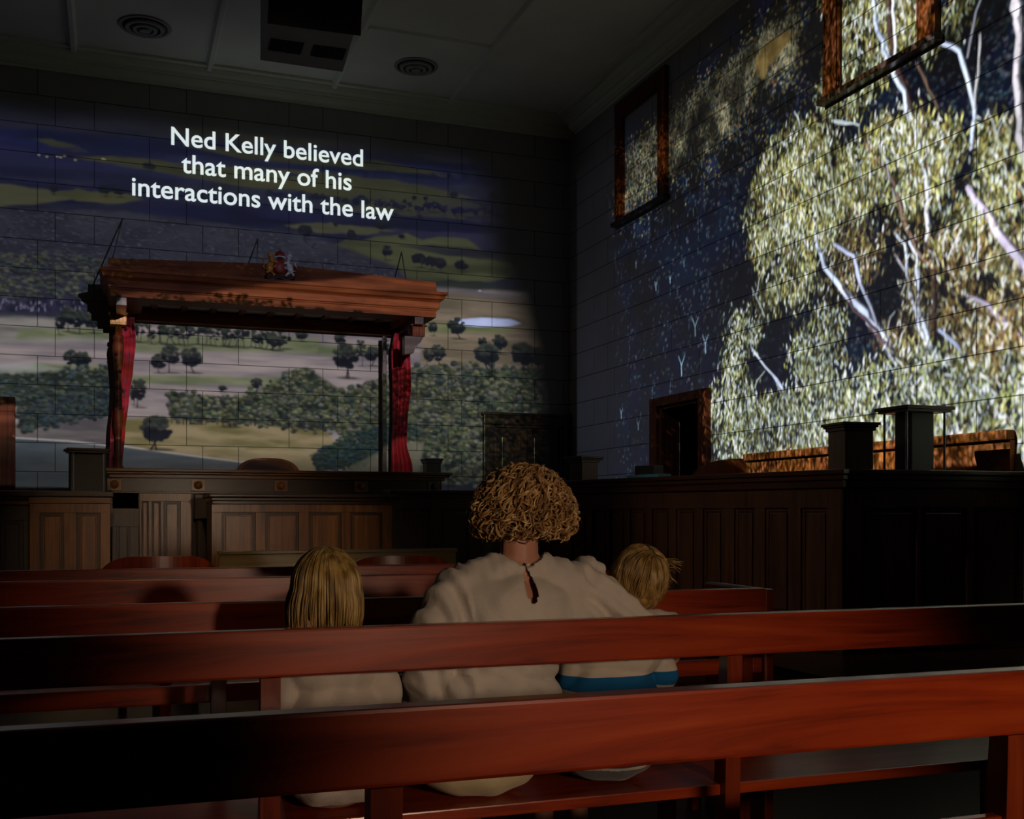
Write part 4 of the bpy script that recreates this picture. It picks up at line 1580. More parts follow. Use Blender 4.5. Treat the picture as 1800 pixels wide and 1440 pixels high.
def canopy_texture(c, poly, n, size, tops, bots, flat=.75, jit=.3, edge=3):
    pts = sorted(in_poly(poly, n), key=lambda p: p[1])
    for x, y in pts:
        x += rng.normal(0, edge); y += rng.normal(0, edge)
        X, Y = c.q(x, y)
        r = size * rng.uniform(.6, 1.35)
        k = rng.integers(len(tops)); v = 1 + rng.uniform(-jit, jit)
        c.blob(X, Y, r, r * flat, tops[k] * v, bots[k] * v, hard=2.2)
        for _ in range(2):
            c.blob(X + rng.uniform(-.6, .6) * r, Y - r * .3 * rng.random(), r * .35, r * .2, tops[k] * v * 1.5, tops[k] * v, alpha=.7)


def tree(c, px, py, w, h, dark=(26, 28, 34), light=(58, 60, 50), trunk=(30, 26, 28), n=None):
    """px,py: foot; w,h in photo pixels"""
    X, Y = c.q(px, py)
    X2, Y2 = c.q(px, py - h); k = abs(Y - Y2) / h
    D, L, T = lin(dark), lin(light), lin(trunk)
    c.blob(X + w * .1 * k, Y, w * .55 * k, max(1.5, w * .07 * k), lin((34, 36, 34)), lin((34, 36, 34)), alpha=.65)
    for i in range(max(1, int(w / 22))):
        xx = X + rng.uniform(-.22, .22) * w * k
        c.stroke(xx, Y, X + rng.uniform(-.3, .3) * w * k, Y - h * .6 * k, max(.8, w * .03 * k), .6, T)
    for i in range(n or int(30 + w)):
        a = rng.uniform(0, 2 * PI); r = math.sqrt(rng.random())
        bx = X + math.cos(a) * r * w * .42 * k
        byy = Y - h * k * (.62 + .34 * math.sin(a) * r)
        s_ = rng.uniform(.07, .15) * w * k + 1
        v = rng.uniform(.7, 1.25)
        c.blob(bx, byy, s_, s_ * .8, (L if math.sin(a) * r > -.1 else D) * v, D * v, alpha=.95, hard=2.5)


# ---- front wall: farmland seen from a hill
cf = Paint(-2.2, 5.0, 1.42, 5.62, 210, trF)
W0, W1 = -160, 1010
H0 = lambda x, y, a=0.10: y
cf.fill([(-300, 100), (1100, 200), (1100, 900), (-300, 900)], (30, 32, 46), (44, 46, 62), 4, 0, (1.5, 5), 3)
def strip(l, y0a, y0b, y1a, y1b, r, c0, c1, seed, wob=10, soft=3, alpha=1):
    # a long lens-shaped strip: ragged, thinning out at both ends
    rr_ = np.random.default_rng(seed)
    n_ = 14
    up, dn = [], []
    for i in range(n_ + 1):
        f = i / n_
        x = l + (r - l) * f
        ya = y0a + (y1a - y0a) * 0; a_ = y0a + (y0b - y0a) * f; b_ = y1a + (y1b - y1a) * f
        m_ = (a_ + b_) / 2; hh = (b_ - a_) / 2 * (min(1, 3.5 * f + .02, 3.5 * (1 - f) + .02) if l > -200 else min(1, 3.5 * (1 - f) + .02))
        up.append((x, m_ - hh * rr_.uniform(.75, 1.15))); dn.append((x, m_ + hh * rr_.uniform(.75, 1.15)))
    cf.fill(up + dn[::-1], c0, c1, soft, wob, (1.2, 9), seed, alpha)
# hazy ranges
strip(-300, 160, 265, 205, 290, 1000, (36, 40, 56), (50, 50, 66), 11)
strip(-300, 205, 290, 240, 320, 1000, (26, 30, 54), (34, 38, 74), 12)
strip(60, 236, 262, 250, 275, 160, (62, 64, 46), (52, 54, 48), 13, 6)
strip(260, 218, 246, 234, 262, 620, (50, 52, 52), (66, 62, 48), 14, 16)
strip(-300, 235, 300, 300, 340, 900, (22, 26, 48), (38, 40, 72), 15, 14, alpha=.7)
strip(320, 246, 300, 268, 318, 800, (48, 50, 40), (62, 62, 46), 16, 18)
strip(330, 268, 318, 276, 326, 860, (22, 28, 52), (30, 34, 64), 17, 12)
strip(200, 278, 322, 300, 372, 830, (50, 52, 42), (66, 66, 46), 18, 10)
strip(130, 272, 282, 282, 298, 320, (58, 60, 44), (70, 68, 48), 19, 8)
strip(-300, 296, 336, 322, 396, 560, (24, 28, 52), (40, 40, 62), 20, 16)
strip(560, 330, 356, 376, 390, 900, (60, 62, 46), (52, 52, 54), 21, 10)
strip(-300, 318, 322, 352, 368, 150, (76, 76, 58), (60, 62, 50), 22, 8)
strip(90, 328, 338, 352, 362, 250, (62, 64, 46), (76, 74, 54), 23, 8)
strip(220, 346, 392, 392, 420, 960, (20, 22, 46), (32, 34, 62), 24, 14)
strip(540, 392, 418, 430, 446, 980, (30, 32, 52), (46, 46, 66), 25, 10)
strip(500, 385, 402, 410, 412, 700, (78, 78, 60), (66, 66, 54), 26, 10)
strip(556, 400, 430, 474, 520, 930, (78, 80, 58), (60, 62, 46), 27, 8)
strip(700, 425, 448, 440, 468, 960, (34, 36, 46), (46, 48, 50), 28, 10)
strip(740, 480, 520, 512, 552, 990, (32, 36, 44), (48, 52, 50), 29, 10)
# bright plain
cf.fill([(-300, 545), (-300, 850), (1020, 850), (1020, 520), (760, 505), (500, 540), (200, 545)], (98, 92, 96), (130, 120, 118), 5, 8, (1.2, 14), 31)
cf.fill([(740, 508), (1020, 540), (1020, 650), (740, 640)], (92, 84, 70), (120, 108, 94), 5, 8, (1.5, 14), 32)
cf.fill([(-300, 548), (180, 548), (180, 600), (-300, 604)], (84, 84, 82), (116, 112, 108), 5, 8, (1.2, 14), 33)
for (a, b, c_, d, s_) in ((30, 576, 200, 592, 34), (240, 590, 560, 618, 35), (60, 640, 230, 656, 36), (740, 566, 900, 584, 37), (210, 660, 560, 676, 39), (560, 606, 690, 622, 40)):
    cf.fill([(a, b), (c_, b + 4), (c_, d + 3), (a, d)], (70, 84, 48), (104, 108, 78), 5, 14, (2, 10), s_, .75)
cf.fill([(205, 735), (560, 738), (600, 790), (540, 850), (180, 850), (180, 780)], (92, 86, 58), (124, 112, 88), 5, 8, (2, 12), 38)
cf.fill([(-300, 745), (40, 745), (200, 720), (200, 850), (-300, 850)], (74, 70, 72), (98, 92, 90), 5, 8, (2, 12), 41)
# foreground paddock below the track, shading off
cf.fill([(-300, 790), (20, 768), (200, 784), (420, 812), (560, 850), (-300, 870)], (62, 68, 72), (78, 82, 82), 4, 3, (2, 10), 42)
for a, b in (((20, 769), (120, 775)), ((120, 775), (200, 784)), ((210, 783), (330, 800)), ((330, 800), (460, 816))):
    x0, y0 = cf.q(*a); x1, y1 = cf.q(*b)
    cf.stroke(x0, y0, x1, y1, 1.6, 1.6, lin((140, 134, 132)))
# scrub slopes (grey-blue bush)
T1 = [lin((62, 62, 74)), lin((70, 70, 76)), lin((58, 62, 66))]; B1 = [lin((26, 28, 40)), lin((30, 30, 42)), lin((24, 28, 38))]
cf.fill([(-300, 360), (220, 372), (420, 398), (560, 420), (700, 470), (740, 510), (300, 560), (-300, 556)], (44, 44, 56), (54, 54, 64), 5, 14, (2, 6), 43)
canopy_texture(cf, [(-300, 366), (220, 378), (420, 402), (560, 424), (700, 474), (740, 510), (300, 540), (-300, 470)], 3000, 4.6, T1, B1, .6)
T2 = [lin((74, 78, 62)), lin((60, 66, 66)), lin((82, 82, 74))]; B2 = [lin((22, 26, 38)), lin((20, 24, 36)), lin((26, 30, 36))]
canopy_texture(cf, [(-300, 440), (180, 450), (200, 540), (-300, 545)], 1200, 7, T2, B2, .75)
cf.fill([(-300, 520), (130, 522), (170, 545), (-300, 552)], (22, 24, 40), (46, 44, 64), 4, 10, (12, 6), 44, .8)
for _ in range(90):
    x = rng.uniform(-150, 165); X, Y = cf.q(x, rng.uniform(528, 548))
    cf.stroke(X, Y, X + rng.uniform(-2, 2), Y - rng.uniform(3, 9), .8, .6, lin((110, 106, 124)) * rng.uniform(.6, 1.5))
# distant farm lights, tree lines, scattered trees
for x, y in ((68, 272), (82, 275), (100, 275), (106, 276), (113, 274), (132, 281), (180, 279), (183, 280)):
    X, Y = cf.q(x, y); cf.blob(X, Y, 3.2, 1.4, lin((170, 160, 120)), lin((150, 140, 110)), hard=3)
def treeline(x0, y0, x1, y1, n, w, h, d=(22, 26, 42), l=(34, 38, 50)):
    for i in range(n):
        f = (i + rng.uniform(0, .8)) / n
        tree(cf, x0 + (x1 - x0) * f, y0 + (y1 - y0) * f + rng.uniform(-2, 2), w * rng.uniform(.7, 1.3), h * rng.uniform(.7, 1.2), d, l, d, 16)
treeline(470, 350, 960, 392, 34, 20, 18, (20, 24, 48), (26, 30, 54))
treeline(250, 338, 460, 352, 12, 18, 14, (24, 28, 50), (30, 34, 54))
treeline(600, 310, 900, 322, 12, 16, 12, (24, 30, 54), (28, 32, 56))
treeline(640, 392, 920, 410, 9, 20, 20, (26, 26, 44), (34, 34, 48))
treeline(340, 300, 620, 320, 8, 14, 12, (24, 30, 54), (30, 34, 56))
for x, y, w_, h_ in ((93, 342, 16, 20), (183, 345, 22, 20), (208, 346, 22, 20), (262, 300, 22, 14), (617, 423, 18, 20), (590, 398, 10, 8), (672, 408, 26, 22), (706, 420, 12, 8),
                     (680, 457, 20, 26), (736, 470, 28, 26), (757, 474, 26, 24), (774, 478, 22, 26), (811, 478, 26, 20), (536, 420, 26, 26), (797, 350, 16, 14), (870, 352, 20, 16), (728, 352, 10, 8), (748, 354, 10, 10)):
    tree(cf, x, y, w_, h_, (24, 26, 36), (36, 40, 46), (24, 24, 30))
# pond
cf.fill([(792, 562), (845, 558), (905, 561), (918, 568), (895, 574), (840, 574), (800, 570)], (170, 178, 206), (150, 158, 190), 2, 3, (3, 10), 45)
cf.fill([(790, 560), (845, 556), (896, 556), (925, 568), (905, 576), (925, 572), (895, 559), (845, 557)], (96, 88, 78), None, 2)
X, Y = cf.q(843, 511); cf.blob(X, Y, 5, 2, lin((190, 190, 200)), lin((120, 120, 130)), hard=3)
# trees of the plain
treeline(215, 600, 500, 614, 30, 26, 44, (24, 30, 36), (58, 66, 48))
treeline(0, 0, 1, 1, 0, 1, 1)
for x, y, w_, h_ in ((104, 588, 20, 34), (118, 583, 30, 44), (134, 586, 32, 44), (162, 585, 34, 36), (124, 650, 26, 36), (142, 652, 34, 34), (278, 655, 28, 34), (300, 655, 34, 50), (336, 655, 40, 44),
                     (484, 616, 30, 28), (530, 600, 24, 20), (597, 610, 22, 26), (607, 664, 46, 62), (634, 643, 20, 48), (655, 643, 32, 34), (675, 638, 24, 44), (760, 590, 18, 24), (803, 595, 36, 36),
                     (753, 643, 22, 32), (770, 643, 28, 38), (848, 612, 18, 20), (878, 622, 30, 34), (856, 650, 54, 44), (920, 655, 50, 54), (940, 650, 44, 40), (236, 712, 18, 34), (243, 716, 30, 52), (451, 688, 22, 24), (391, 690, 16, 12),
                     (275, 790, 56, 60), (345, 745, 30, 30), (400, 750, 44, 36), (560, 700, 20, 30)):
    tree(cf, x, y, w_, h_, (24, 28, 34), (62, 66, 58), (34, 28, 30))
G1 = [lin((92, 92, 70)), lin((70, 76, 56)), lin((52, 62, 56)), lin((84, 84, 76))]; G2 = [lin((20, 25, 28)), lin((22, 26, 26)), lin((18, 24, 32)), lin((26, 28, 34))]
for q_ in ([(295, 690), (420, 700), (500, 665), (560, 690), (600, 690), (600, 758), (430, 745), (300, 735)],
           [(495, 655), (540, 648), (600, 690), (500, 720)],
           [(590, 695), (720, 655), (810, 645), (960, 655), (1000, 720), (1000, 850), (720, 850), (690, 780), (600, 775)],
           [(545, 800), (600, 772), (700, 735), (740, 760), (640, 815), (560, 830)],
           [(-300, 658), (100, 655), (190, 645), (205, 700), (120, 718), (-300, 700)],
           [(28, 722), (100, 703), (205, 693), (205, 730), (150, 735), (40, 756)]):
    cf.fill(q_, (30, 35, 36), (50, 56, 46), 4, 12, (6, 8), 88)
canopy_texture(cf, [(295, 690), (420, 700), (500, 665), (560, 690), (600, 690), (600, 760), (430, 745), (300, 735)], 800, 7, G1, G2, .8, .5)
for i in range(60):
    x = rng.uniform(300, 590); X, Y = cf.q(x, 745 + (x - 300) * .02)
    cf.stroke(X, Y, X + rng.uniform(-2, 2), Y - rng.uniform(8, 22), .9, .7, lin((26, 24, 30)) * rng.uniform(.7, 3))
canopy_texture(cf, [(495, 655), (540, 648), (600, 690), (500, 720)], 200, 6.5, G1, G2, .8)
canopy_texture(cf, [(590, 690), (720, 650), (810, 640), (960, 650), (1000, 720), (1000, 850), (720, 850), (690, 780), (600, 780)], 3300, 8.5, G1, G2, .8, .5)
canopy_texture(cf, [(545, 800), (600, 772), (700, 735), (740, 760), (640, 815), (560, 830)], 520, 6, [lin((50, 62, 52)), lin((40, 54, 56))], [lin((16, 24, 28)), lin((14, 22, 30))], .8)
cf.fill([(600, 830), (690, 780), (745, 775), (735, 850), (600, 850)], (78, 80, 64), (96, 92, 80), 4, 8, (2, 10), 46, .85)
canopy_texture(cf, [(-300, 655), (100, 650), (190, 640), (205, 700), (120, 720), (-300, 700)], 520, 7, [lin((74, 80, 70)), lin((52, 62, 66))], G2[:2], .8)
canopy_texture(cf, [(28, 720), (100, 700), (205, 690), (205, 730), (150, 735), (40, 758)], 380, 7, [lin((62, 68, 62)), lin((46, 56, 62))], G2[:2], .8)
cf.fill([(-200, 640), (70, 638), (110, 650), (60, 655), (-200, 652)], (104, 112, 96), (130, 130, 128), 3, 6, (3, 10), 47, .8)
# the beam fades softly at the top, the right and the foot of the picture
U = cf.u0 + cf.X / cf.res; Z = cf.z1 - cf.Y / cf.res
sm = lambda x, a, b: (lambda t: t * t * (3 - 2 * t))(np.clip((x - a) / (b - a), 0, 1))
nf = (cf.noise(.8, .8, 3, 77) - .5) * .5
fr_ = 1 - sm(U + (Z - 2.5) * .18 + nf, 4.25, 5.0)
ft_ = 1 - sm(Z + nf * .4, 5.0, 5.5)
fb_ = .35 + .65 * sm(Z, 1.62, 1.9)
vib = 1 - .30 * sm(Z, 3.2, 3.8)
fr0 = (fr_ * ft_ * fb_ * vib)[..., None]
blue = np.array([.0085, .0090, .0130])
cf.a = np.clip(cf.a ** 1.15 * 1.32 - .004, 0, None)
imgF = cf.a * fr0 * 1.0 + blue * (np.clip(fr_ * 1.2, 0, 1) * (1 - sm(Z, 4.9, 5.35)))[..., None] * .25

# ---- side wall: gum trees against a dark forested slope
cr = Paint(-11.9, -3.6, 1.43, 6.0, 270, trR)
cr.fill([(950, -200), (2600, -1200), (2600, 1200), (950, 900)], (20, 27, 38), (28, 34, 48), 4, 0, (1.5, 1.5), 3)
D1 = [lin((64, 72, 76)), lin((76, 76, 84)), lin((50, 66, 72)), lin((62, 66, 58))]; D2 = [lin((14, 20, 30)), lin((16, 20, 32)), lin((12, 20, 30)), lin((16, 22, 26))]
canopy_texture(cr, [(1060, 300), (1440, -40), (1900, -300), (1900, 850), (1060, 850)], 11000, 5.5, D1, D2, .95, .7)
S1 = [lin((128, 120, 80)), lin((92, 98, 66)), lin((112, 112, 98)), lin((70, 82, 76)), lin((120, 96, 64))]; S2 = [lin((34, 34, 26)), lin((28, 32, 32)), lin((24, 30, 34)), lin((34, 36, 34)), lin((22, 28, 34))]
lit = [(1080, 330), (1100, 270), (1180, 195), (1260, 130), (1340, 60), (1400, 20), (1400, 110), (1330, 150), (1290, 230), (1240, 270), (1180, 300), (1130, 350), (1085, 390)]
cr.fill(lit, (24, 28, 32), (40, 44, 40), 40, 110, (3, 3), 93, .6)
canopy_texture(cr, [(x + 0, y) for x, y in lit], 4600, 3.6, S1, S2, 1.1, .75, 13)
canopy_texture(cr, [(1070, 420), (1075, 300), (1180, 180), (1330, 40), (1420, -10), (1440, 90), (1400, 200), (1300, 300), (1180, 360), (1110, 430)], 1700, 3.6, S1, S2, 1.1, .75, 22)
for x, y in in_poly(lit, 2200):
    X, Y = cr.q(x, y)
    L_ = rng.uniform(4, 12); a_ = rng.uniform(-.5, .5)
    cr.stroke(X, Y, X + L_ * math.sin(a_), Y - L_, .9, .5, lin((150, 148, 128)) * rng.uniform(.3, 1.0), .8)
hm_ = cr.mask([(1040, 480), (1060, 290), (1180, 160), (1330, 20), (1450, -60), (1460, 90), (1400, 230), (1300, 330), (1180, 420)], 40)[..., None]
hn_ = np.clip((cr.noise(5, 5, 4, 301) - .34) / .32, 0, 1)[..., None]
cr.a = cr.a * (1 - hm_ * (1 - (.36 + 1.1 * hn_)) )
cr.fill([(1330, 130), (1325, 105), (1345, 75), (1385, 55), (1395, 60), (1370, 95), (1348, 118), (1344, 138)], (92, 78, 46), (120, 104, 64), 4, 8, (6, 6), 61, .8)
for x, y in in_poly([(1070, 380), (1300, 200), (1440, 120), (1440, 560), (1250, 700), (1240, 800), (1090, 800)], 260):
    X, Y = cr.q(x, y)
    L_ = rng.uniform(5, 22); a_ = rng.uniform(-.35, .35); cc = lin((110, 130, 145)) * rng.uniform(.2, 1.0)
    cr.stroke(X, Y, X + L_ * math.sin(a_), Y - L_, 1.1, .5, cc, .8)
    if rng.random() < .35:
        cr.stroke(X + L_ * .4 * math.sin(a_), Y - L_ * .4, X + rng.uniform(-8, 8), Y - L_ * 1.1, .9, .4, cc, .8)
for x, y, h_ in ((1178, 497, 12), (1153, 510, 16), (1118, 470, 12), (1198, 660, 34), (1092, 735, 18), (1122, 755, 16), (1222, 590, 30), (1240, 620, 30), (1045, 600, 1)):
    X, Y = cr.q(x, y); k_ = 1.6
    cc = lin((150, 175, 190))
    cr.stroke(X, Y, X - 1, Y - h_ * k_ * .5, 1.5, 1.2, cc)
    cr.stroke(X - 1, Y - h_ * k_ * .5, X - h_ * .5, Y - h_ * k_, 1.2, .6, cc)
    cr.stroke(X - 1, Y - h_ * k_ * .5, X + h_ * .5, Y - h_ * k_ * .95, 1.2, .6, cc)

PAL = [(lin((164, 162, 108)), 4), (lin((124, 122, 78)), 5), (lin((192, 204, 178)), 3), (lin((80, 78, 46)), 5), (lin((132, 104, 72)), 1), (lin((226, 238, 238)), 1.6), (lin((36, 38, 32)), 6)]
PALW = [(lin((222, 236, 240)), 4), (lin((150, 150, 96)), 4), (lin((190, 200, 160)), 3), (lin((104, 96, 60)), 3), (lin((24, 30, 32)), 7), (lin((120, 132, 92)), 2)]
PALB = [(lin((176, 168, 126)), 3), (lin((130, 110, 74)), 5), (lin((104, 86, 54)), 4), (lin((214, 220, 208)), 2.5), (lin((40, 32, 28)), 7), (lin((112, 112, 60)), 3)]


def foliage(poly, n, pal, L0, L1, hang=.35, under=None, droop=PI / 2, gain=1.0):
    ws = np.array([w for _, w in pal]); ws = ws / ws.sum()
    n = int(n * 1.7); L0 *= .78; L1 *= .78
    cl = in_poly(poly, max(3, n // 16))
    if under is not None:
        for x, y in cl:
            X, Y = cr.q(x, y)
            cr.blob(X, Y, rng.uniform(14, 26), rng.uniform(16, 32), under, under * .8, alpha=.75, hard=1.5)
    for x, y in cl:
        X0, Y0 = cr.q(x, y)
        lean = rng.normal(0, hang * .5)
        g = rng.uniform(.42, 1.55)
        for _ in range(16):
            X = X0 + rng.normal(0, 13); Y = Y0 + rng.normal(0, 17)
            c_ = pal[rng.choice(len(pal), p=ws)][0] * g * rng.uniform(.75, 1.25) * gain
            L_ = rng.uniform(L0, L1)
            cr.leaf(X, Y, L_, rng.uniform(1.2, 2.4) * (L1 / 24) ** .5, droop + lean + rng.normal(0, hang), c_)


def limb(pts, w0, w1, col, shade=True):
    c0 = lin(col)
    q0 = [cr.q(*p) for p in pts]
    q = []
    for (xa, ya), (xb, yb) in zip(q0, q0[1:]):
        L_ = math.hypot(xb - xa, yb - ya); m_ = max(2, int(L_ / 22))
        for i in range(m_):
            f = i / m_; j = min(7, L_ * .06) if i else 0
            q.append((xa + (xb - xa) * f + rng.normal(0, j * .5), ya + (yb - ya) * f + rng.normal(0, j * .3)))
    q.append(q0[-1])
    w0 *= .8; w1 *= .8
    n = len(q) - 1
    for i in range(n):
        a = w0 + (w1 - w0) * i / n; b = w0 + (w1 - w0) * (i + 1) / n
        if shade:
            cr.stroke(q[i][0] + a * .5, q[i][1], q[i + 1][0] + b * .5, q[i + 1][1], a, b, c0 * .25)
        cr.stroke(q[i][0], q[i][1], q[i + 1][0], q[i + 1][1], a * .8, b * .8, c0 * rng.uniform(.85, 1.1))


UND = lin((34, 36, 26))
top1 = [(1450, 130), (1462, 60), (1440, -20), (1560, -80), (1640, -60), (1650, 10), (1640, 90), (1600, 70), (1560, 110), (1540, 170), (1500, 200), (1460, 190)]
foliage(top1, 2300, PAL, 14, 30, .35, UND)
foliage([(1440, 150), (1470, 130), (1480, 200), (1450, 215)], 300, PAL, 12, 26, .3, UND)
foliage([(1660, 40), (1690, -60), (1740, -60), (1700, 30), (1680, 60)], 260, PAL, 14, 30, .4, UND)
left = [(1325, 330), (1345, 265), (1395, 225), (1440, 222), (1478, 255), (1500, 270), (1520, 330), (1480, 380), (1450, 440), (1425, 500), (1400, 545), (1370, 520), (1345, 560), (1325, 520), (1340, 480), (1318, 440), (1312, 380)]
foliage(left, 3600, PAL, 14, 28, .28, UND)
mid = [(1500, 270), (1540, 215), (1600, 200), (1640, 220), (1690, 240), (1680, 300), (1640, 350), (1600, 380), (1540, 350), (1500, 380), (1480, 330)]
foliage(mid, 2200, PAL, 16, 32, .4, UND)
rgt = [(1690, 250), (1760, 205), (1800, 215), (1960, 150), (1960, 500), (1700, 480), (1650, 450), (1650, 400), (1700, 360), (1720, 300)]
foliage(rgt, 2600, PAL, 18, 38, .5, UND)
foliage([(1480, 380), (1560, 400), (1540, 470), (1500, 520), (1440, 520), (1440, 450)], 700, PALB, 14, 26, .4, None)
rbot = [(1640, 430), (1960, 380), (1960, 700), (1640, 660), (1560, 640), (1540, 590), (1600, 540), (1620, 480)]
foliage(rbot, 4600, PALB, 15, 30, .7, lin((46, 36, 26)))
WH = (206, 216, 234)


def all_limbs():
    limb([(1560, -30), (1565, 60), (1600, 200), (1625, 300), (1630, 400), (1640, 500), (1640, 560)], 9, 7, (92, 76, 72))
    limb([(1535, -20), (1545, 60), (1580, 150), (1610, 230), (1628, 330), (1628, 420)], 6, 6, WH)
    limb([(1570, -60), (1576, 80), (1570, 130)], 5, 5, (210, 214, 214))
    limb([(1648, 70), (1685, 90), (1700, 140), (1712, 190), (1706, 260)], 5, 5, WH)
    limb([(1712, 190), (1720, 100), (1722, 60)], 3, 2, (190, 190, 190))
    limb([(1700, 100), (1715, 20), (1740, -60)], 3, 2, (150, 150, 160))
    limb([(1780, -60), (1790, 60), (1784, 140), (1796, 260), (1830, 330)], 8, 8, (200, 196, 200))
    limb([(1610, 110), (1640, 170), (1648, 190)], 3, 3, (120, 104, 90))
    limb([(1520, 250), (1570, 320), (1585, 380), (1610, 440), (1640, 470)], 5, 4, (140, 120, 110))
    limb([(1432, 412), (1448, 470), (1480, 510), (1510, 540), (1550, 590), (1568, 628)], 5, 12, WH)
    limb([(1466, 430), (1500, 450), (1512, 500), (1530, 540), (1540, 570)], 5, 4, (178, 184, 204))
    limb([(1480, 505), (1500, 545), (1520, 560), (1570, 625)], 3, 7, (110, 92, 96))
    limb([(1572, 408), (1590, 430), (1596, 500), (1612, 560), (1636, 632)], 3, 6, WH)
    limb([(1598, 425), (1612, 450), (1612, 540), (1640, 632)], 4, 6, (206, 214, 232))
    limb([(1573, 448), (1590, 475)], 2.5, 3, (190, 190, 200))
    limb([(1700, 330), (1730, 370), (1760, 420), (1800, 470), (1850, 540)], 7, 13, (204, 196, 214))
    limb([(1700, 520), (1735, 535), (1780, 580), (1840, 640)], 4, 7, (184, 176, 196))
    limb([(1650, 580), (1680, 605), (1700, 630)], 4, 5, (170, 180, 206))
    limb([(1478, 520), (1482, 590), (1470, 650)], 5, 5, (44, 36, 40))
    limb([(1320, 610), (1345, 645), (1380, 690), (1395, 720)], 2, 3, WH)
    limb([(1408, 240), (1400, 330)], 2, 2, (120, 120, 90)); limb([(1450, 240), (1462, 300), (1470, 360)], 2, 2, (190, 195, 180))
    limb([(1462, 212), (1510, 220)], 2.5, 2, (206, 216, 216))
    limb([(1395, 290), (1430, 340), (1445, 420)], 1.6, 3, (180, 184, 170))
    limb([(1550, 240), (1560, 300), (1575, 360)], 2, 2, (190, 195, 200))


big_ = np.clip((cr.noise(1.6, 1.6, 4, 302) - .33) / .34, 0, 1)[..., None]
cr.a = cr.a * (.5 + .85 * big_)
all_limbs()


def voids(poly, n, r0, r1):
    for x, y in in_poly(poly, n):
        X, Y = cr.q(x, y)
        for _ in range(4):
            cr.blob(X + rng.normal(0, 12), Y + rng.normal(0, 16), rng.uniform(r0, r1), rng.uniform(r0, r1) * 1.3, lin((22, 28, 34)), lin((14, 18, 24)), alpha=.85, hard=1.6)


voids(left, 34, 6, 17); voids(mid, 26, 7, 18); voids(top1, 22, 6, 16); voids(rgt, 30, 8, 22); voids(rbot, 46, 8, 20)
for pol_, n_, pal_ in ((left, 1500, PAL), (mid, 900, PAL), (top1, 900, PAL), (rgt, 1000, PAL), (rbot, 1500, PALB)):
    foliage(pol_, n_, pal_, 14, 27, .4, None, gain=1.1)
all_limbs()
for pol_, n_, pal_ in ((left, 260, PAL), (mid, 260, PAL), (top1, 200, PAL), (rgt, 200, PAL), (rbot, 260, PALB)):
    foliage(pol_, n_, pal_, 14, 27, .4, None, gain=1.3)
for pol_, n_ in ((left, 14), (mid, 12), (top1, 12), (rgt, 16), (rbot, 26), ([(1260, 700), (1500, 640), (1900, 640), (1900, 800), (1260, 800)], 30)):
    for x, y in in_poly(pol_, n_):
        a_ = rng.uniform(-.9, .9)
        limb([(x, y), (x + 12 * math.sin(a_), y - 22), (x + 26 * math.sin(a_ * 1.3), y - 40 * rng.uniform(.6, 1.3))], rng.uniform(1.5, 2.6), 1, (205, 212, 214), False)
# foliage in front of the limbs
foliage([(1520, 620), (1640, 620), (1960, 640), (1960, 900), (1250, 860), (1250, 800), (1400, 760), (1500, 690)], 6800, PALW, 16, 34, .5, lin((24, 28, 26)))
voids([(1270, 850), (1270, 720), (1560, 660), (1900, 660), (1900, 850)], 90, 7, 18)
foliage([(1260, 850), (1270, 720), (1560, 660), (1900, 660), (1900, 850)], 3200, PALW, 14, 32, .55, None, gain=1.2)
foliage([(1250, 860), (1245, 700), (1260, 655), (1300, 620), (1330, 700), (1400, 700), (1440, 660), (1480, 660), (1530, 720), (1500, 860)], 4300, PALW, 12, 26, .35, lin((26, 30, 28)))
foliage([(1268, 590), (1285, 545), (1320, 555), (1335, 590), (1300, 650), (1275, 650)], 520, PALW, 10, 22, .4, None)
foliage([(1395, 600), (1440, 540), (1480, 560), (1490, 640), (1440, 680), (1400, 690), (1380, 640)], 800, PALW, 12, 24, .4, None)
foliage([(1700, 560), (1960, 540), (1960, 680), (1700, 640)], 900, PALB, 20, 40, .5, None)
foliage(left, 700, PAL, 16, 30, .25, None, gain=1.25)
foliage(mid, 420, PAL, 18, 34, .4, None, gain=1.25)
foliage([(1560, 380), (1640, 380), (1640, 640), (1600, 640)], 260, PALB, 12, 26, .5, None)
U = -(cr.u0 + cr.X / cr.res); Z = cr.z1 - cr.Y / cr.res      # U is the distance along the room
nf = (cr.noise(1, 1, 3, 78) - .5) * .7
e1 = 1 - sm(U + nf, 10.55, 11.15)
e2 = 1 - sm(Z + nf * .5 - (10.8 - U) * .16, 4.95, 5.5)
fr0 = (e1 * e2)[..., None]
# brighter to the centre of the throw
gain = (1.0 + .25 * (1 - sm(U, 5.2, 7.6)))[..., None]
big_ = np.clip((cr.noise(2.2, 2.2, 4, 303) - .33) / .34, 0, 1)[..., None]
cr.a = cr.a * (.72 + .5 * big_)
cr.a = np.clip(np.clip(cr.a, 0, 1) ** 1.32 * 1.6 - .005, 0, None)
imgR = cr.a * fr0 * gain + np.array([.0095, .0105, .0150]) * ((1 - sm(U, 11.9, 12.0)) * (1 - sm(Z, 4.9, 5.6)) * (.25 + .75 * (1 - sm(Z, 2.0, 4.5))))[..., None]


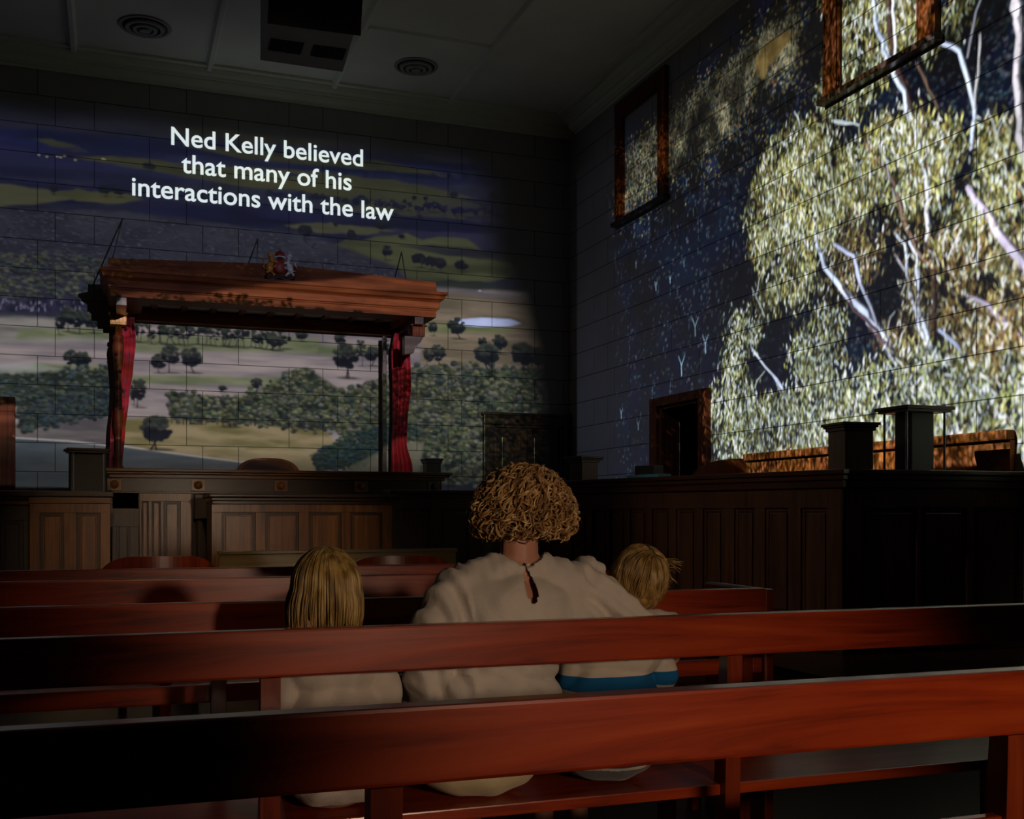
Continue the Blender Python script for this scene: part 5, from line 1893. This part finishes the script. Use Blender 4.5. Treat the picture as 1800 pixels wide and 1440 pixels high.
def projector(name, loc, rot, axis, c, img, power, radius=.012, albedo=.5):
    """a spot lamp whose colour is the picture, keyed by beam direction; lens fall-off is evened out as a projector does"""
    U_ = c.u0 + (c.X + .5) / c.res; Z_ = c.z1 - (c.Y + .5) / c.res
    if axis == 'Y':
        h = WY - loc[1]; du = U_ - loc[0]
    else:
        h = WX - loc[0]; du = U_ + loc[1]
    r2 = h * h + du * du + (Z_ - loc[2]) ** 2
    k = (r2 ** 1.5) / h
    out = np.clip(img, 0, 1.2) * k[..., None] / 100.0
    buf = np.ones((c.h, c.w, 4), np.float32)
    buf[..., :3] = out
    # a black rim keeps the frame crisp
    buf[:2, :, :3] = 0; buf[-2:, :, :3] = 0; buf[:, :2, :3] = 0; buf[:, -2:, :3] = 0
    im = bpy.data.images.new(name + '_picture', c.w, c.h, alpha=False, float_buffer=True)
    im.colorspace_settings.name = 'Non-Color'
    im.pixels.foreach_set(np.ascontiguousarray(buf[::-1]).ravel())
    im.update()
    im.pack()
    ld = bpy.data.lights.new(name, 'SPOT')
    ld.energy = power
    ld.spot_size = R(150)
    ld.spot_blend = 0
    ld.shadow_soft_size = radius
    ld.use_nodes = True
    t = ld.node_tree
    em = t.nodes['Emission']
    tc = t.nodes.new('ShaderNodeTexCoord')
    sp = t.nodes.new('ShaderNodeSeparateXYZ')
    t.links.new(tc.outputs['Normal'], sp.inputs[0])
    def mth(op, a, b):
        o = t.nodes.new('ShaderNodeMath'); o.operation = op
        for i, v_ in enumerate((a, b)):
            if isinstance(v_, (int, float)):
                o.inputs[i].default_value = v_
            else:
                t.links.new(v_, o.inputs[i])
        return o.outputs[0]
    l0 = loc[0] if axis == 'Y' else -loc[1]
    uu = mth('MULTIPLY', mth('DIVIDE', sp.outputs[0], sp.outputs[2]), -h)
    zz = mth('MULTIPLY', mth('DIVIDE', sp.outputs[1], sp.outputs[2]), -h)
    uu = mth('DIVIDE', mth('ADD', uu, l0 - c.u0), c.w / c.res)
    zz = mth('DIVIDE', mth('ADD', zz, loc[2] - (c.z1 - c.h / c.res)), c.h / c.res)
    cb = t.nodes.new('ShaderNodeCombineXYZ')
    t.links.new(uu, cb.inputs[0]); t.links.new(zz, cb.inputs[1])
    ti = t.nodes.new('ShaderNodeTexImage'); ti.image = im; ti.extension = 'CLIP'; ti.interpolation = 'Linear'
    t.links.new(cb.outputs[0], ti.inputs[0])
    t.links.new(ti.outputs[0], em.inputs['Color'])
    o = bpy.data.objects.new(name, ld)
    COL.objects.link(o)
    o.location = loc
    o.rotation_euler = rot
    return o


PW = 7900.0 * .5 / .35
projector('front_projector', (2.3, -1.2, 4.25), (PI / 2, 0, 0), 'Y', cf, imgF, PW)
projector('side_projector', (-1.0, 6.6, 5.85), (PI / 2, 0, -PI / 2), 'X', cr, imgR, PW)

# three-line caption: glowing mesh letters standing in for projected light
def caption(lines):
    cu = bpy.data.curves.new('glowing_caption', 'FONT')
    t = tag(bpy.data.objects.new('glowing_caption', None), 'three-line white caption in glowing letters, as if projected, high on the front wall', 'glowing text')
    COL.objects.link(t); t.location = (1.6, WY - .003, 4.8)
    em = NT('caption_glow')
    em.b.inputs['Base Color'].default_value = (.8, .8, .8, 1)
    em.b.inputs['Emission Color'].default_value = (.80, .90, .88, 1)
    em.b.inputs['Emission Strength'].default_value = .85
    dg = None
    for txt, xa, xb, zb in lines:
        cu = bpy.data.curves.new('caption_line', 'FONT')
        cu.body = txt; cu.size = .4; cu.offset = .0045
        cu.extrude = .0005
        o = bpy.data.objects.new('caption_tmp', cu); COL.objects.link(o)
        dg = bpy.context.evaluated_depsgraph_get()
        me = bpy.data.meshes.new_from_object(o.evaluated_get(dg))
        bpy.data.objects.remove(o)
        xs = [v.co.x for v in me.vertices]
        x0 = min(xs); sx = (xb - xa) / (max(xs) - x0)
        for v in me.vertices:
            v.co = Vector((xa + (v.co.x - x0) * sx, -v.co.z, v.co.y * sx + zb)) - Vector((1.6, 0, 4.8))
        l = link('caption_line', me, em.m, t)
    return t


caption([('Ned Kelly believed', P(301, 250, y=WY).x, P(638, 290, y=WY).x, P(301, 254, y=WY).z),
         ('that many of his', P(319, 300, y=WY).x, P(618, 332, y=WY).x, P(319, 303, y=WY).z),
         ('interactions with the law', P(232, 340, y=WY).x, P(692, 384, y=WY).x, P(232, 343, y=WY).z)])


# lamps: dim warm light from the lobby behind the benches, plus added unseen spots
def lamp(name, kind, loc, target, energy, col, size=.3, angle=60, blend=.6):
    ld = bpy.data.lights.new(name, kind)
    ld.energy = energy
    ld.color = col
    if kind == 'SPOT':
        ld.spot_size = R(angle); ld.spot_blend = blend; ld.shadow_soft_size = size
    elif kind == 'AREA':
        ld.size = size
    else:
        ld.shadow_soft_size = size
    o = bpy.data.objects.new(name, ld)
    COL.objects.link(o)
    o.location = loc
    o.rotation_euler = (Vector(target) - Vector(loc)).to_track_quat('-Z', 'Y').to_euler()
    return o


lamp('rear_lamp', 'SPOT', (1.35, -2.6, 1.62), (1.16, 2.0, .70), 235, (1, .74, .52), .10, 27, .8)
lamp('dock_fill', 'SPOT', (.0, -1.2, 4.9), (.72, 9.2, .90), 520, (1, .70, .38), .12, 16.5, .6)  # added unseen spot, brightens the clerk's desk and dock
lamp('aisle_fill', 'SPOT', (.3, -1.2, 4.9), (.12, 4.15, .8), 55, (1, .66, .36), .12, 14, .8)  # added unseen spot for the warm patch on the middle bench rails
lamp('jury_fill', 'SPOT', (-2.6, 5.4, 4.6), (3.8, 6.0, .95), 420, (1, .75, .48), .12, 22, 1)  # added unseen spot, angled to light the long side and leave the front dark
SC.world = bpy.data.worlds.new('world')
SC.world.use_nodes = True
SC.world.node_tree.nodes['Background'].inputs[0].default_value = (0, 0, 0, 1)
